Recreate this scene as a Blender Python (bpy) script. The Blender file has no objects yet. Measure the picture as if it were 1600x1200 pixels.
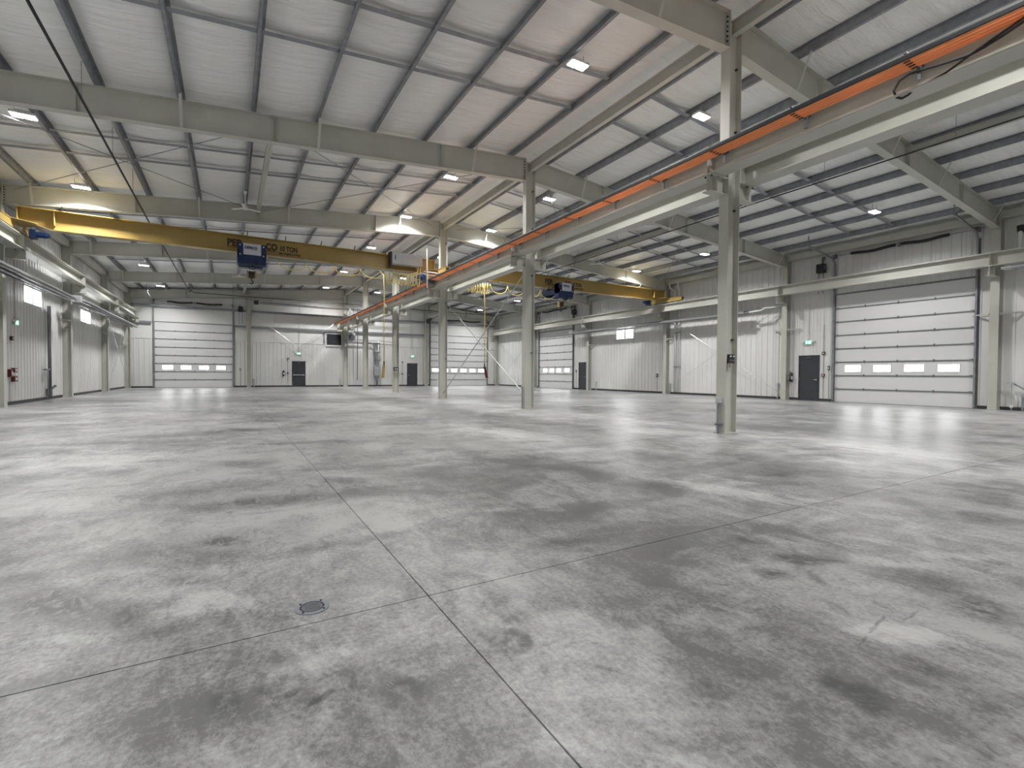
import bpy, math, random
from mathutils import Vector, Matrix

# ------------------------------------------------------------------ camera, world, exposure
S = bpy.context.scene
COL = S.collection
PI = math.pi
cam_data = bpy.data.cameras.new('camera')
cam = bpy.data.objects.new('camera', cam_data)
COL.objects.link(cam)
S.camera = cam
cam_data.sensor_width = 36.0
cam_data.lens = 754.5228 * 36.0 / 1600.0
cam_data.clip_start = 0.05
cam_data.clip_end = 300
YAW, PITCH, ROLL = 0.5283, -0.0203, 0.0064
fw = Vector((math.sin(YAW) * math.cos(PITCH), math.cos(YAW) * math.cos(PITCH), math.sin(PITCH)))
rt = Vector((math.cos(YAW), -math.sin(YAW), 0))
up = rt.cross(fw)
r2 = rt * math.cos(ROLL) + up * math.sin(ROLL)
u2 = up * math.cos(ROLL) - rt * math.sin(ROLL)
M = Matrix((r2, u2, -fw)).transposed().to_4x4()
M.translation = Vector((-8.7486, -6.3031, 1.1727))
cam.matrix_world = M

world = bpy.data.worlds.new('overcast_sky')
S.world = world
world.use_nodes = True
bg = world.node_tree.nodes['Background']
bg.inputs[0].default_value = (0.92, 0.96, 1.0, 1)
bg.inputs[1].default_value = 1.0

S.view_settings.view_transform = 'Standard'
S.view_settings.look = 'None'
S.view_settings.gamma = 1.0
S.view_settings.use_curve_mapping = False
S.view_settings.exposure = 0.52
LAMP_W = 150.0          # watts of each high-bay luminaire
LAMP_COL = (1.0, 0.995, 0.985)
S.cycles.max_bounces = 9
S.cycles.diffuse_bounces = 8
S.cycles.glossy_bounces = 3
S.cycles.caustics_reflective = False
S.cycles.caustics_refractive = False
S.cycles.sample_clamp_indirect = 6.0
S.cycles.use_denoising = True

random.seed(7)
D = 7.62                # frame spacing
YF = 38.0               # inner face of the far wall
YB = -15.3              # wall behind the camera
XW = 15.3               # inner face of the side walls


# ------------------------------------------------------------------ materials
def new_mat(name):
    m = bpy.data.materials.new(name)
    m.use_nodes = True
    nt = m.node_tree
    return m, nt, nt.nodes['Principled BSDF']


def noise(nt, scale, detail=4, rough=0.55, vec=None, dist=0.0):
    n = nt.nodes.new('ShaderNodeTexNoise')
    n.inputs['Scale'].default_value = scale
    n.inputs['Detail'].default_value = detail
    n.inputs['Roughness'].default_value = rough
    n.inputs['Distortion'].default_value = dist
    if vec is not None:
        nt.links.new(vec, n.inputs['Vector'])
    return n.outputs['Fac']


def maprange(nt, val, a, b, c=0.0, d=1.0, smooth=False):
    n = nt.nodes.new('ShaderNodeMapRange')
    if smooth:
        n.interpolation_type = 'SMOOTHSTEP'
    nt.links.new(val, n.inputs['Value'])
    for i, v in zip(('From Min', 'From Max', 'To Min', 'To Max'), (a, b, c, d)):
        n.inputs[i].default_value = v
    return n.outputs['Result']


def math_(nt, op, a, b=None):
    n = nt.nodes.new('ShaderNodeMath')
    n.operation = op
    for i, v in enumerate((a, b)):
        if v is None:
            continue
        if isinstance(v, (int, float)):
            n.inputs[i].default_value = v
        else:
            nt.links.new(v, n.inputs[i])
    return n.outputs[0]


def mix(nt, fac, a, b):
    n = nt.nodes.new('ShaderNodeMix')
    n.data_type = 'RGBA'
    if isinstance(fac, (int, float)):
        n.inputs['Factor'].default_value = fac
    else:
        nt.links.new(fac, n.inputs['Factor'])
    for s, v in (('A', a), ('B', b)):
        k = [i for i in n.inputs if i.name == s and i.type == 'RGBA'][0]
        if isinstance(v, tuple):
            k.default_value = (*v[:3], 1)
        else:
            nt.links.new(v, k)
    return [o for o in n.outputs if o.type == 'RGBA'][0]


def pos(nt):
    return nt.nodes.new('ShaderNodeNewGeometry').outputs['Position']


def stretch(nt, vec, s, rot=(0, 0, 0)):
    n = nt.nodes.new('ShaderNodeMapping')
    nt.links.new(vec, n.inputs['Vector'])
    n.inputs['Scale'].default_value = s
    n.inputs['Rotation'].default_value = rot
    return n.outputs[0]


def bump(nt, bsdf, h, strength, dist=0.02):
    b = nt.nodes.new('ShaderNodeBump')
    b.inputs['Strength'].default_value = strength
    b.inputs['Distance'].default_value = dist
    nt.links.new(h, b.inputs['Height'])
    nt.links.new(b.outputs[0], bsdf.inputs['Normal'])


def paint(name, col, rough=0.5, metal=0.0, var=0.10, scale=2.0, spec=0.5):
    """a painted or plain surface with slight procedural mottling"""
    m, nt, b = new_mat(name)
    f = noise(nt, scale, 5, 0.6, pos(nt))
    f = maprange(nt, f, 0.3, 0.7)
    c = mix(nt, f, tuple(x * (1 - var) for x in col), tuple(min(1, x * (1 + var)) for x in col))
    nt.links.new(c, b.inputs['Base Color'])
    b.inputs['Roughness'].default_value = rough
    b.inputs['Metallic'].default_value = metal
    b.inputs['Specular IOR Level'].default_value = spec
    return m


def emit(name, col, s):
    m, nt, b = new_mat(name)
    b.inputs['Base Color'].default_value = (*col, 1)
    b.inputs['Emission Color'].default_value = (*col, 1)
    b.inputs['Emission Strength'].default_value = s
    return m


MAT = {}
MAT['steel'] = paint('primed_beige_grey_steel', (0.47, 0.47, 0.425), 0.48, var=0.07, scale=1.2)
MAT['galv'] = paint('galvanized_steel', (0.245, 0.255, 0.28), 0.42, 0.3, var=0.22, scale=5)
MAT['galv_lt'] = paint('bright_galvanized', (0.55, 0.56, 0.57), 0.30, 0.7, var=0.12, scale=6)
MAT['liner'] = paint('white_liner_panel', (0.67, 0.668, 0.655), 0.42, var=0.03, scale=0.8)
MAT['door_white'] = paint('white_door_section', (0.67, 0.67, 0.67), 0.45, var=0.02, scale=0.7)
MAT['rail_grey'] = paint('grey_door_strut', (0.19, 0.195, 0.20), 0.4, 0.3, var=0.1, scale=5)
MAT['black'] = paint('black_rubber', (0.022, 0.022, 0.024), 0.6, var=0.2, scale=8)
MAT['dark_base'] = paint('dark_base_trim', (0.045, 0.045, 0.047), 0.6, var=0.2, scale=6)
MAT['charcoal'] = paint('charcoal_door_paint', (0.036, 0.040, 0.048), 0.42, var=0.06, scale=3)
MAT['yellow'] = paint('crane_yellow_paint', (0.35, 0.25, 0.080), 0.40, var=0.08, scale=0.9)
MAT['yellow_cable'] = paint('yellow_cable_jacket', (0.72, 0.58, 0.20), 0.5, var=0.08, scale=6)
MAT['blue'] = paint('hoist_blue_paint', (0.010, 0.025, 0.080), 0.35, var=0.15, scale=4)
MAT['orange'] = paint('orange_conductor_sheath', (0.90, 0.33, 0.12), 0.45, var=0.10, scale=2.0)
MAT['red'] = paint('red_enamel', (0.10, 0.010, 0.012), 0.4, var=0.1, scale=6)
MAT['white_pl'] = paint('white_plastic', (0.72, 0.72, 0.71), 0.4, var=0.03, scale=5)
MAT['grey_box'] = paint('light_grey_enclosure', (0.42, 0.43, 0.45), 0.45, var=0.04, scale=2)
MAT['pipe_grey'] = paint('dark_grey_pipe', (0.12, 0.125, 0.14), 0.45, var=0.15, scale=5)
MAT['duct'] = paint('silver_duct', (0.36, 0.37, 0.38), 0.45, 0.3, var=0.15, scale=5)
MAT['reflector'] = paint('shade_toned_aluminised_reflector', (0.17, 0.175, 0.185), 0.38, 0.4, var=0.2, scale=4)  # aluminised sheet toned dark, the hood's underside shade put into its colour
MAT['green'] = emit('exit_sign_green', (0.05, 0.62, 0.36), 0.9)
MAT['exit_white'] = emit('exit_sign_white', (0.9, 1.0, 0.97), 1.3)
MAT['lens'] = emit('lamp_lens', (1.0, 0.99, 0.97), 25.0)
MAT['daylight'] = emit('daylight_through_pane', (0.97, 0.99, 1.0), 13.0)
MAT['glass_dark'] = paint('tinted_glass', (0.30, 0.32, 0.34), 0.1, var=0.05)
MAT['louver'] = paint('dark_louver', (0.030, 0.034, 0.042), 0.5, var=0.1, scale=8)
MAT['ink'] = paint('dark_lettering', (0.05, 0.02, 0.015), 0.5, var=0.05)
MAT['ink_blue'] = paint('navy_lettering', (0.02, 0.03, 0.08), 0.5, var=0.05)
MAT['badge'] = paint('silver_badge_face', (0.50, 0.52, 0.57), 0.4, var=0.04, scale=3)


def mat_insul():
    m, nt, b = new_mat('white_vinyl_insulation')
    p = pos(nt)
    w = noise(nt, 1.0, 6, 0.6, stretch(nt, p, (0.7, 5.5, 1.0), (0, 0, 0.05)), 0.6)
    big = noise(nt, 0.5, 2, 0.5, p)
    c = mix(nt, maprange(nt, big, 0.3, 0.7), (0.86, 0.86, 0.855), (0.92, 0.92, 0.91))
    nt.links.new(c, b.inputs['Base Color'])
    b.inputs['Roughness'].default_value = 0.36
    bump(nt, b, w, 0.8, 0.12)
    return m


def mat_vinyl_wall():
    m, nt, b = new_mat('white_vinyl_wall_facing')
    p = pos(nt)
    w = noise(nt, 1.0, 4, 0.6, stretch(nt, p, (5.0, 5.0, 0.6)), 0.4)
    b.inputs['Base Color'].default_value = (0.70, 0.70, 0.685, 1)
    b.inputs['Roughness'].default_value = 0.4
    bump(nt, b, w, 0.3, 0.02)
    return m


# dark worn patches of the slab: (x, y, angle, half length a, half width b, strength)
STAINS = [
 (-9.49, -3.07, 2.12, 0.39, 0.17, 0.6),(-9.18, -3.37, 1.89, 0.18, 0.09, 0.5),(-8.94, -3.05, 2.69, 0.20, 0.09, 0.35),(-8.79, -2.41, 2.60, 0.19, 0.11, 0.45),
 (-8.67, -2.36, 2.64, 0.52, 0.29, 0.25),(-9.15, -2.42, 2.63, 0.27, 0.15, 0.3),(-8.19, -4.61, 2.37, 0.13, 0.10, 0.4),(-8.33, -4.43, 2.73, 0.09, 0.07, 0.3),
 (-8.75, -4.33, 1.76, 0.12, 0.08, 0.4),(-9.32, -3.86, 2.97, 0.15, 0.07, 0.25),(-7.68, -4.49, 2.65, 0.09, 0.07, 0.45),(-6.75, -5.45, 1.52, 0.13, 0.09, 0.8),
 (-6.76, -5.34, -2.61, 0.09, 0.07, 0.5),(-6.33, -5.49, 1.90, 0.13, 0.10, 0.45),(-7.23, -5.14, 1.95, 0.08, 0.06, 0.4),(-7.03, -5.14, 2.34, 0.07, 0.05, 0.35),
 (-5.56, -4.62, 2.48, 0.22, 0.11, 0.55),(-5.99, -4.61, 2.18, 0.12, 0.09, 0.5),(-6.66, -4.61, 2.11, 0.14, 0.06, 0.35),(-5.57, -4.21, 2.23, 0.16, 0.12, 0.45),
 (-5.52, -4.57, 2.26, 0.36, 0.21, 0.25),(-5.26, -5.11, 2.09, 0.34, 0.14, 0.35),(-5.48, -5.43, 3.03, 0.20, 0.15, 0.5),(-2.70, -2.87, 1.51, 0.68, 0.43, 0.4),
 (-3.31, -3.67, 1.47, 0.67, 0.38, 0.35),(-3.18, -2.86, 1.85, 0.41, 0.34, 0.3),(-6.08, 1.78, 2.25, 1.10, 0.57, 0.25),(-7.07, 2.11, 2.20, 0.57, 0.42, 0.35),
 (-8.68, 0.80, 2.74, 0.53, 0.28, 0.3),(-8.27, -1.41, 2.84, 0.77, 0.25, 0.4),(-8.94, -1.29, 2.77, 0.61, 0.27, 0.3),(-6.62, -1.19, 2.44, 0.90, 0.33, 0.25),
 (-5.33, -1.25, 2.29, 0.58, 0.33, 0.3),(-3.47, -0.03, 2.34, 0.53, 0.45, 0.4),(-3.60, -1.06, 2.27, 0.55, 0.42, 0.35),(-2.50, -1.95, 1.87, 0.68, 0.53, 0.3),
 (-6.80, -3.60, 2.85, 0.28, 0.09, 0.3),(-6.26, -3.58, 2.93, 0.26, 0.11, 0.3),(-4.91, -2.67, 2.33, 0.39, 0.28, 0.3),(-3.82, -4.36, 2.40, 0.27, 0.19, 0.35),
 (-3.33, -4.84, 3.12, 0.26, 0.22, 0.4),(-9.03, -3.63, 2.82, 0.15, 0.08, 0.3),(-9.75, -2.59, 2.63, 0.19, 0.10, 0.3),(-9.47, -2.42, 2.50, 0.26, 0.15, 0.22),
 (-6.15, -5.29, 2.56, 0.24, 0.10, -0.35),(-6.74, -4.82, 2.50, 0.23, 0.09, -0.2),(-8.49, -4.24, 2.78, 0.17, 0.12, -0.25),(-10.48, 2.06, 2.57, 1.22, 0.71, -0.3),
 (-10.10, -0.64, 2.56, 0.74, 0.34, -0.25),(-3.65, 0.80, 1.93, 3.40, 0.57, -0.25),(-4.39, -3.23, 1.87, 0.85, 0.23, -0.3),(-5.14, -4.92, 2.39, 0.42, 0.10, -0.25),
 (0.59, -1.52, 1.60, 2.14, 0.77, -0.2),(-7.17, -4.82, -2.32, 0.19, 0.09, -0.2),(-9.38, -3.52, 2.70, 0.15, 0.06, -0.2),(-8.84, -3.42, 2.73, 0.27, 0.12, -0.25),
 (-4.64, -5.07, 2.35, 0.30, 0.11, -0.25),
 (-6.109, -5.218, -3.00, 0.163, 0.008, 0.55),(-6.347, -5.261, -3.03, 0.080, 0.008, 0.5),(-5.862, -5.269, -3.08, 0.109, 0.009, 0.5),(-7.765, -4.437, 1.10, 0.062, 0.034, 0.5),(-7.625, -4.516, -2.14, 0.062, 0.028, 0.5),(-7.661, -4.424, 2.63, 0.076, 0.027, 0.45),(-7.732, -4.559, 2.63, 0.070, 0.024, 0.5),(-8.472, -4.470, -2.79, 0.086, 0.019, 0.5),(-8.562, -4.400, -3.01, 0.049, 0.032, 0.45),(-5.830, -4.800, -2.10, 0.139, 0.042, 0.35),(-6.108, -5.039, -2.05, 0.085, 0.031, 0.35),(-8.641, -4.333, 1.90, 0.063, 0.038, 0.35),(-5.365, -5.294, 1.99, 0.199, 0.106, 0.35),(-6.478, -5.502, 1.79, 0.108, 0.048, 0.4),(-8.201, -4.498, 1.98, 0.092, 0.044, 0.35),(-7.452, -4.856, 2.33, 0.054, 0.017, 0.4),
]


def mat_floor():
    m, nt, b = new_mat('troweled_concrete')
    p = pos(nt)
    # large clouds, swirled mid patches, troweling, speckle
    n1 = noise(nt, 0.28, 5, 0.62, p, 0.7)
    n2 = noise(nt, 0.95, 7, 0.66, stretch(nt, p, (1.0, 1.5, 1.0), (0, 0, 0.5)), 0.9)
    n3 = noise(nt, 4.0, 8, 0.7, stretch(nt, p, (1.0, 0.45, 1.0), (0, 0, -0.6)), 1.2)
    n4 = noise(nt, 38, 4, 0.7, p)
    v = math_(nt, 'ADD', math_(nt, 'MULTIPLY', n1, 0.30), math_(nt, 'MULTIPLY', n2, 0.34))
    v = math_(nt, 'ADD', v, math_(nt, 'MULTIPLY', n3, 0.24))
    v = math_(nt, 'ADD', v, math_(nt, 'MULTIPLY', n4, 0.12))
    n5 = noise(nt, 11, 9, 0.78, stretch(nt, p, (1.0, 0.5, 1.0), (0, 0, 0.9)), 1.6)
    v = math_(nt, 'ADD', v, math_(nt, 'MULTIPLY', math_(nt, 'SUBTRACT', n5, 0.5), 0.16))
    n6 = noise(nt, 95, 5, 0.75, stretch(nt, p, (1.0, 0.6, 1.0), (0, 0, 0.4)), 0.8)
    v = math_(nt, 'ADD', v, math_(nt, 'MULTIPLY', math_(nt, 'SUBTRACT', n6, 0.5), 0.13))
    v = math_(nt, 'ADD', v, math_(nt, 'MULTIPLY', math_(nt, 'SUBTRACT', n4, 0.5), 0.08))
    v = maprange(nt, v, 0.435, 0.565, 0.0, 1.0)
    # placed stains with ragged edges
    wob = nt.nodes.new('ShaderNodeTexNoise')
    wob.inputs['Scale'].default_value = 2.2
    wob.inputs['Detail'].default_value = 6
    wob.inputs['Roughness'].default_value = 0.7
    nt.links.new(p, wob.inputs['Vector'])
    sub = nt.nodes.new('ShaderNodeVectorMath'); sub.operation = 'SUBTRACT'
    nt.links.new(wob.outputs['Color'], sub.inputs[0]); sub.inputs[1].default_value = (0.5, 0.5, 0.5)
    ragged = math_(nt, 'ADD', math_(nt, 'MULTIPLY', math_(nt, 'SUBTRACT', n3, 0.5), 6.0), math_(nt, 'MULTIPLY', math_(nt, 'SUBTRACT', n5, 0.5), 7.0))
    tot = None
    for (x, y, ang, a, bb, s) in STAINS:
        w = min(0.9, 0.9 * min(a, bb) + 0.05)
        sc = nt.nodes.new('ShaderNodeVectorMath'); sc.operation = 'SCALE'
        nt.links.new(sub.outputs[0], sc.inputs[0]); sc.inputs['Scale'].default_value = w * 2.0
        ad = nt.nodes.new('ShaderNodeVectorMath'); ad.operation = 'ADD'
        nt.links.new(p, ad.inputs[0]); nt.links.new(sc.outputs[0], ad.inputs[1])
        mp = nt.nodes.new('ShaderNodeMapping'); mp.vector_type = 'TEXTURE'
        nt.links.new(ad.outputs[0], mp.inputs['Vector'])
        mp.inputs['Location'].default_value = (x, y, 0)
        mp.inputs['Rotation'].default_value = (0, 0, ang)
        mp.inputs['Scale'].default_value = (a, bb, 50.0)
        ln = nt.nodes.new('ShaderNodeVectorMath'); ln.operation = 'LENGTH'
        nt.links.new(mp.outputs[0], ln.inputs[0])
        dd = math_(nt, 'SUBTRACT', ln.outputs['Value'], math_(nt, 'MULTIPLY', ragged, 0.35))
        k = maprange(nt, dd, 1.20, 0.45, 0.0, s, True)
        tot = k if tot is None else math_(nt, 'ADD', tot, k)
    c = mix(nt, v, (0.13, 0.13, 0.131), (0.375, 0.374, 0.370))
    if tot is not None:
        tot = math_(nt, 'MULTIPLY', tot, maprange(nt, n5, 0.40, 0.58, 1.9, 0.55))
        dk = math_(nt, 'MAXIMUM', math_(nt, 'MINIMUM', tot, 0.85), 0.0)
        lt = math_(nt, 'MAXIMUM', math_(nt, 'MULTIPLY', tot, -1.0), 0.0)
        c = mix(nt, dk, c, (0.06, 0.06, 0.062))
        c = mix(nt, lt, c, (0.60, 0.60, 0.59))
    nt.links.new(c, b.inputs['Base Color'])
    r = maprange(nt, n2, 0.3, 0.7, 0.30, 0.42)
    nt.links.new(r, b.inputs['Roughness'])
    b.inputs['Specular IOR Level'].default_value = 0.42
    rp = noise(nt, 2.2, 2, 0.5, p)
    h = math_(nt, 'ADD', math_(nt, 'MULTIPLY', rp, 1.0), math_(nt, 'MULTIPLY', n4, 0.04))
    bump(nt, b, h, 0.22, 0.02)
    return m


MAT['insul'] = mat_insul()
MAT['vinyl'] = mat_vinyl_wall()
MAT['floor'] = mat_floor()
MAT['joint'] = paint('dark_joint_filler', (0.10, 0.10, 0.10), 0.8, var=0.1)  # even dark filler colour of the slab joints


# ------------------------------------------------------------------ mesh helpers
WLOC = {}          # world location of every object made here (no rotations on parents)


class MB:
    def __init__(self):
        self.v, self.f = [], []

    def box(self, x0, x1, y0, y1, z0, z1):
        i = len(self.v)
        self.v += [(x, y, z) for z in (z0, z1) for y in (y0, y1) for x in (x0, x1)]
        self.f += [tuple(i + k for k in q) for q in
                   ((0, 2, 3, 1), (4, 5, 7, 6), (0, 1, 5, 4), (2, 6, 7, 3), (0, 4, 6, 2), (1, 3, 7, 5))]
        return self

    def hexa(self, pts):
        """8 points ordered like box(): z0 ring then z1 ring, (x0y0,x1y0,x0y1,x1y1)"""
        i = len(self.v)
        self.v += [tuple(p) for p in pts]
        self.f += [tuple(i + k for k in q) for q in
                   ((0, 2, 3, 1), (4, 5, 7, 6), (0, 1, 5, 4), (2, 6, 7, 3), (0, 4, 6, 2), (1, 3, 7, 5))]
        return self

    def bar(self, p0, p1, w, h, upv=(0, 0, 1)):
        p0, p1 = Vector(p0), Vector(p1)
        d = (p1 - p0).normalized()
        u = Vector(upv)
        if abs(d.dot(u)) > 0.99:
            u = Vector((1, 0, 0))
        s = d.cross(u).normalized()
        u = s.cross(d)
        pts = []
        for uz in (-h / 2, h / 2):
            for q in (p0, p1):
                for sx in (-w / 2, w / 2):
                    pts.append(q + s * sx + u * uz)
        return self.hexa(pts)

    def tube(self, pts, r, n=8, cap=True):
        pts = [Vector(p) for p in pts]
        i0 = len(self.v)
        prev = None
        for k, p in enumerate(pts):
            if k == 0:
                d = pts[1] - pts[0]
            elif k == len(pts) - 1:
                d = pts[-1] - pts[-2]
            else:
                d = (pts[k + 1] - p).normalized() + (p - pts[k - 1]).normalized()
            d.normalize()
            if prev is None:
                a = d.cross(Vector((0, 0, 1)))
                if a.length < 0.05:
                    a = d.cross(Vector((1, 0, 0)))
            else:
                a = prev - d * prev.dot(d)
            a.normalize()
            prev = a
            b = d.cross(a)
            for j in range(n):
                t = 2 * PI * j / n
                self.v.append(tuple(p + a * (r * math.cos(t)) + b * (r * math.sin(t))))
        for k in range(len(pts) - 1):
            for j in range(n):
                a0 = i0 + k * n + j
                a1 = i0 + k * n + (j + 1) % n
                self.f.append((a0, a1, a1 + n, a0 + n))
        if cap:
            self.f.append(tuple(i0 + j for j in reversed(range(n))))
            e = i0 + (len(pts) - 1) * n
            self.f.append(tuple(e + j for j in range(n)))
        return self

    def cyl(self, p0, p1, r, n=16):
        return self.tube([p0, p1], r, n)

    def cone(self, p0, p1, r0, r1, n=12):
        i0 = len(self.v)
        self.tube([p0, p1], 1.0, n)
        for k, (p, r) in enumerate(((Vector(p0), r0), (Vector(p1), r1))):
            for j in range(n):
                q = Vector(self.v[i0 + k * n + j])
                self.v[i0 + k * n + j] = tuple(p + (q - p) * r)
        return self

    def prism(self, prof, axis, a0, a1):
        """closed 2-D profile extruded along an axis; profile is (y,z) for x, (x,z) for y, (x,y) for z"""
        n = len(prof)
        i = len(self.v)
        for a in (a0, a1):
            for (p, q) in prof:
                self.v.append({'x': (a, p, q), 'y': (p, a, q), 'z': (p, q, a)}[axis])
        for j in range(n):
            k = (j + 1) % n
            self.f.append((i + j, i + k, i + n + k, i + n + j))
        self.f.append(tuple(i + j for j in reversed(range(n))))
        self.f.append(tuple(i + n + j for j in range(n)))
        return self

    def build(self, name, mat, parent=None, kind=None, label=None, smooth=False, loc=None):
        xs, ys, zs = zip(*self.v)
        if loc is None:
            loc = Vector(((min(xs) + max(xs)) / 2, (min(ys) + max(ys)) / 2, min(zs)))
        else:
            loc = Vector(loc)
        me = bpy.data.meshes.new(name)
        me.from_pydata([(x - loc.x, y - loc.y, z - loc.z) for x, y, z in self.v], [], self.f)
        fix_normals(me)
        me.materials.append(MAT[mat] if isinstance(mat, str) else mat)
        if smooth:
            for p in me.polygons:
                p.use_smooth = len(p.vertices) == 4
        return link(name, me, loc, parent, kind, label)


def fix_normals(me):
    import bmesh
    bm = bmesh.new()
    bm.from_mesh(me)
    bmesh.ops.recalc_face_normals(bm, faces=bm.faces)
    bm.to_mesh(me)
    bm.free()


def link(name, me, loc, parent=None, kind=None, label=None):
    o = bpy.data.objects.new(name, me)
    COL.objects.link(o)
    loc = Vector(loc)
    if parent is not None:
        o.parent = parent
        o.location = loc - WLOC[parent.name]
    else:
        o.location = loc
    WLOC[o.name] = loc
    if kind:
        o['kind'] = kind
    if label:
        o['label'] = label
    return o


def thing(name, loc, label, cat, group=None, kind=None):
    o = link(name, None, loc, None, kind, label)
    o.empty_display_size = 0.2
    o['category'] = cat
    if group:
        o['group'] = group
    return o


def tag(o, label, cat, group=None, kind=None):
    o['label'] = label
    o['category'] = cat
    if group:
        o['group'] = group
    if kind:
        o['kind'] = kind
    return o


def text(name, s, size, mat, loc, rot, parent, depth=0.004, align='LEFT', sx=1.0):
    cu = bpy.data.curves.new(name + '_curve', 'FONT')
    cu.body = s
    cu.size = size
    cu.extrude = depth
    cu.offset = size * 0.045
    cu.align_x = align
    cu.resolution_u = 3
    tmp = bpy.data.objects.new('tmp', cu)
    COL.objects.link(tmp)
    dg = bpy.context.evaluated_depsgraph_get()
    me = bpy.data.meshes.new_from_object(tmp.evaluated_get(dg))
    bpy.data.objects.remove(tmp)
    me.transform(Matrix.Diagonal((sx, 1, 1, 1)))
    me.transform(Matrix.Rotation(rot[2], 4, 'Z') @ Matrix.Rotation(rot[0], 4, 'X'))
    me.materials.clear()
    me.materials.append(MAT[mat])
    return link(name, me, loc, parent)


ORD = ['first', 'second', 'third', 'fourth', 'fifth', 'sixth', 'seventh', 'eighth', 'ninth', 'tenth',
       'eleventh', 'twelfth', 'thirteenth', 'fourteenth']


def ztop(x):            # top of rafters at x
    return 8.40 - 0.0867 * abs(x)


def zbot(x):
    return 7.68 - 0.078 * abs(x)


FR = [-1, 0, 1, 2, 3, 4]            # interior frames at Y = i*D
FY = [i * D for i in FR] + [37.72]      # plus the end frame at the far wall


def frame_name(i):      # frames named from the camera
    return {-2: 'behind the camera', -1: 'beside the camera', 0: 'at the nearest frame', 1: 'at the second frame',
            2: 'at the third frame', 3: 'at the fourth frame', 4: 'at the fifth frame', 5: 'against the far wall'}[i]


# ------------------------------------------------------------------ floor
fl = MB().box(-XW - .3, XW + .3, YB - .3, YF + .3, -0.30, -0.012).build('floor', 'joint', kind='structure')
tag(fl, 'polished grey concrete slab floor of the empty hall', 'floor')
xb = [-15.3, -7.85, 0.0, 7.7, 14.86, 15.3]
yb = [YB] + [-3.9 + 3.9 * k - 0.0 for k in range(-2, 11)] + [YF]
yb = [YB, -11.6, -7.75, -3.9, 0.02, 3.9, 7.7, 11.5, 15.3, 19.1, 22.9, 26.7, 30.5, 34.3, YF]
g = 0.0035
for i in range(len(xb) - 1):
    if xb[i] == 14.86:
        MB().box(xb[i] + 0.012, xb[i + 1], YB, YF, -0.012, 0.0).build('floor_slab', 'floor', fl)
        continue
    for j in range(len(yb) - 1):
        MB().box(xb[i] + (g if i else 0), xb[i + 1] - g, yb[j] + g, yb[j + 1] - g, -0.012, 0.0).build('floor_slab', 'floor', fl)

# ------------------------------------------------------------------ walls of ribbed liner panels
PW = 0.9144
RIB = PW / 3.0
_pc = {}


def panel_mesh(u0, u1, z0, z1, ribs):
    """profile in local (u, depth) : depth grows into the room (+)"""
    key = (round(u1 - u0, 3), round(z1 - z0, 3), tuple(round(r - u0, 3) for r in ribs))
    if key in _pc:
        return _pc[key]
    L = u1 - u0
    pr = [(0.004, 0.0)]
    for r in ribs:
        c = r - u0
        for du, dd in ((-0.036, 0.0), (-0.016, 0.026), (0.016, 0.026), (0.036, 0.0)):
            if 0.005 < c + du < L - 0.005:
                pr.append((c + du, dd))
    pr.append((L - 0.004, 0.0))
    prof = [(0.004, -0.03)] + pr + [(L - 0.004, -0.03)]
    n = len(prof)
    v, f = [], []
    for z in (0.0, z1 - z0):
        for (a, b) in prof:
            v.append((a, b, z))
    for j in range(n):
        k = (j + 1) % n
        f.append((j, k, n + k, n + j))
    f.append(tuple(range(n))[::-1])
    f.append(tuple(n + j for j in range(n)))
    me = bpy.data.meshes.new('liner_panel')
    me.from_pydata(v, [], f)
    fix_normals(me)
    me.materials.append(MAT['liner'])
    _pc[key] = me
    return me


def wall_panels(parent, side, u0, u1, z0, z1, openings):
    """openings: (ua, ub, za, zb). side: 'left','right','far','back'"""
    edges = {u0, u1}
    k = math.ceil(u0 / PW)
    while k * PW < u1:
        edges.add(k * PW)
        k += 1
    for (a, b, za, zb) in openings:
        if u0 < a < u1:
            edges.add(a)
        if u0 < b < u1:
            edges.add(b)
    ed = sorted(edges)
    for a, b in zip(ed[:-1], ed[1:]):
        if b - a < 0.02:
            continue
        segs = [(z0, z1)]
        for (oa, ob, za, zb) in openings:
            if oa < (a + b) / 2 < ob:
                ns = []
                for (s0, s1) in segs:
                    if zb <= s0 or za >= s1:
                        ns.append((s0, s1))
                        continue
                    if za > s0 + 0.02:
                        ns.append((s0, za))
                    if zb < s1 - 0.02:
                        ns.append((zb, s1))
                segs = ns
        r0 = math.floor(a / RIB)
        ribs = [(r0 + t + 0.5) * RIB for t in range(0, 6) if a + 0.02 < (r0 + t + 0.5) * RIB < b - 0.02]
        for (s0, s1) in segs:
            if side in ('right', 'back'):
                # local u runs opposite so that +depth faces the room
                pass
            me = panel_mesh(a, b, s0, s1, ribs if side in ('left', 'far') else ribs)
            o = bpy.data.objects.new('liner_panel', me)
            COL.objects.link(o)
            if side == 'left':      # u = y, depth -> +x
                o.matrix_basis = Matrix(((0, 1, 0, -XW), (1, 0, 0, a), (0, 0, 1, s0), (0, 0, 0, 1)))
            elif side == 'right':   # depth -> -x
                o.matrix_basis = Matrix(((0, -1, 0, XW), (1, 0, 0, a), (0, 0, 1, s0), (0, 0, 0, 1)))
            elif side == 'far':     # u = x, depth -> -y
                o.matrix_basis = Matrix(((1, 0, 0, a), (0, -1, 0, YF), (0, 0, 1, s0), (0, 0, 0, 1)))
            else:
                o.matrix_basis = Matrix(((1, 0, 0, a), (0, 1, 0, YB), (0, 0, 1, s0), (0, 0, 0, 1)))
            o.parent = parent
            o.location = Vector(o.location) - WLOC[parent.name]


def slab_wall(name, x0, x1, y0, y1, z0, z1, label):
    o = MB().box(x0, x1, y0, y1, z0, z1).build(name, 'liner', kind='structure')
    return tag(o, label, 'wall')


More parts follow.
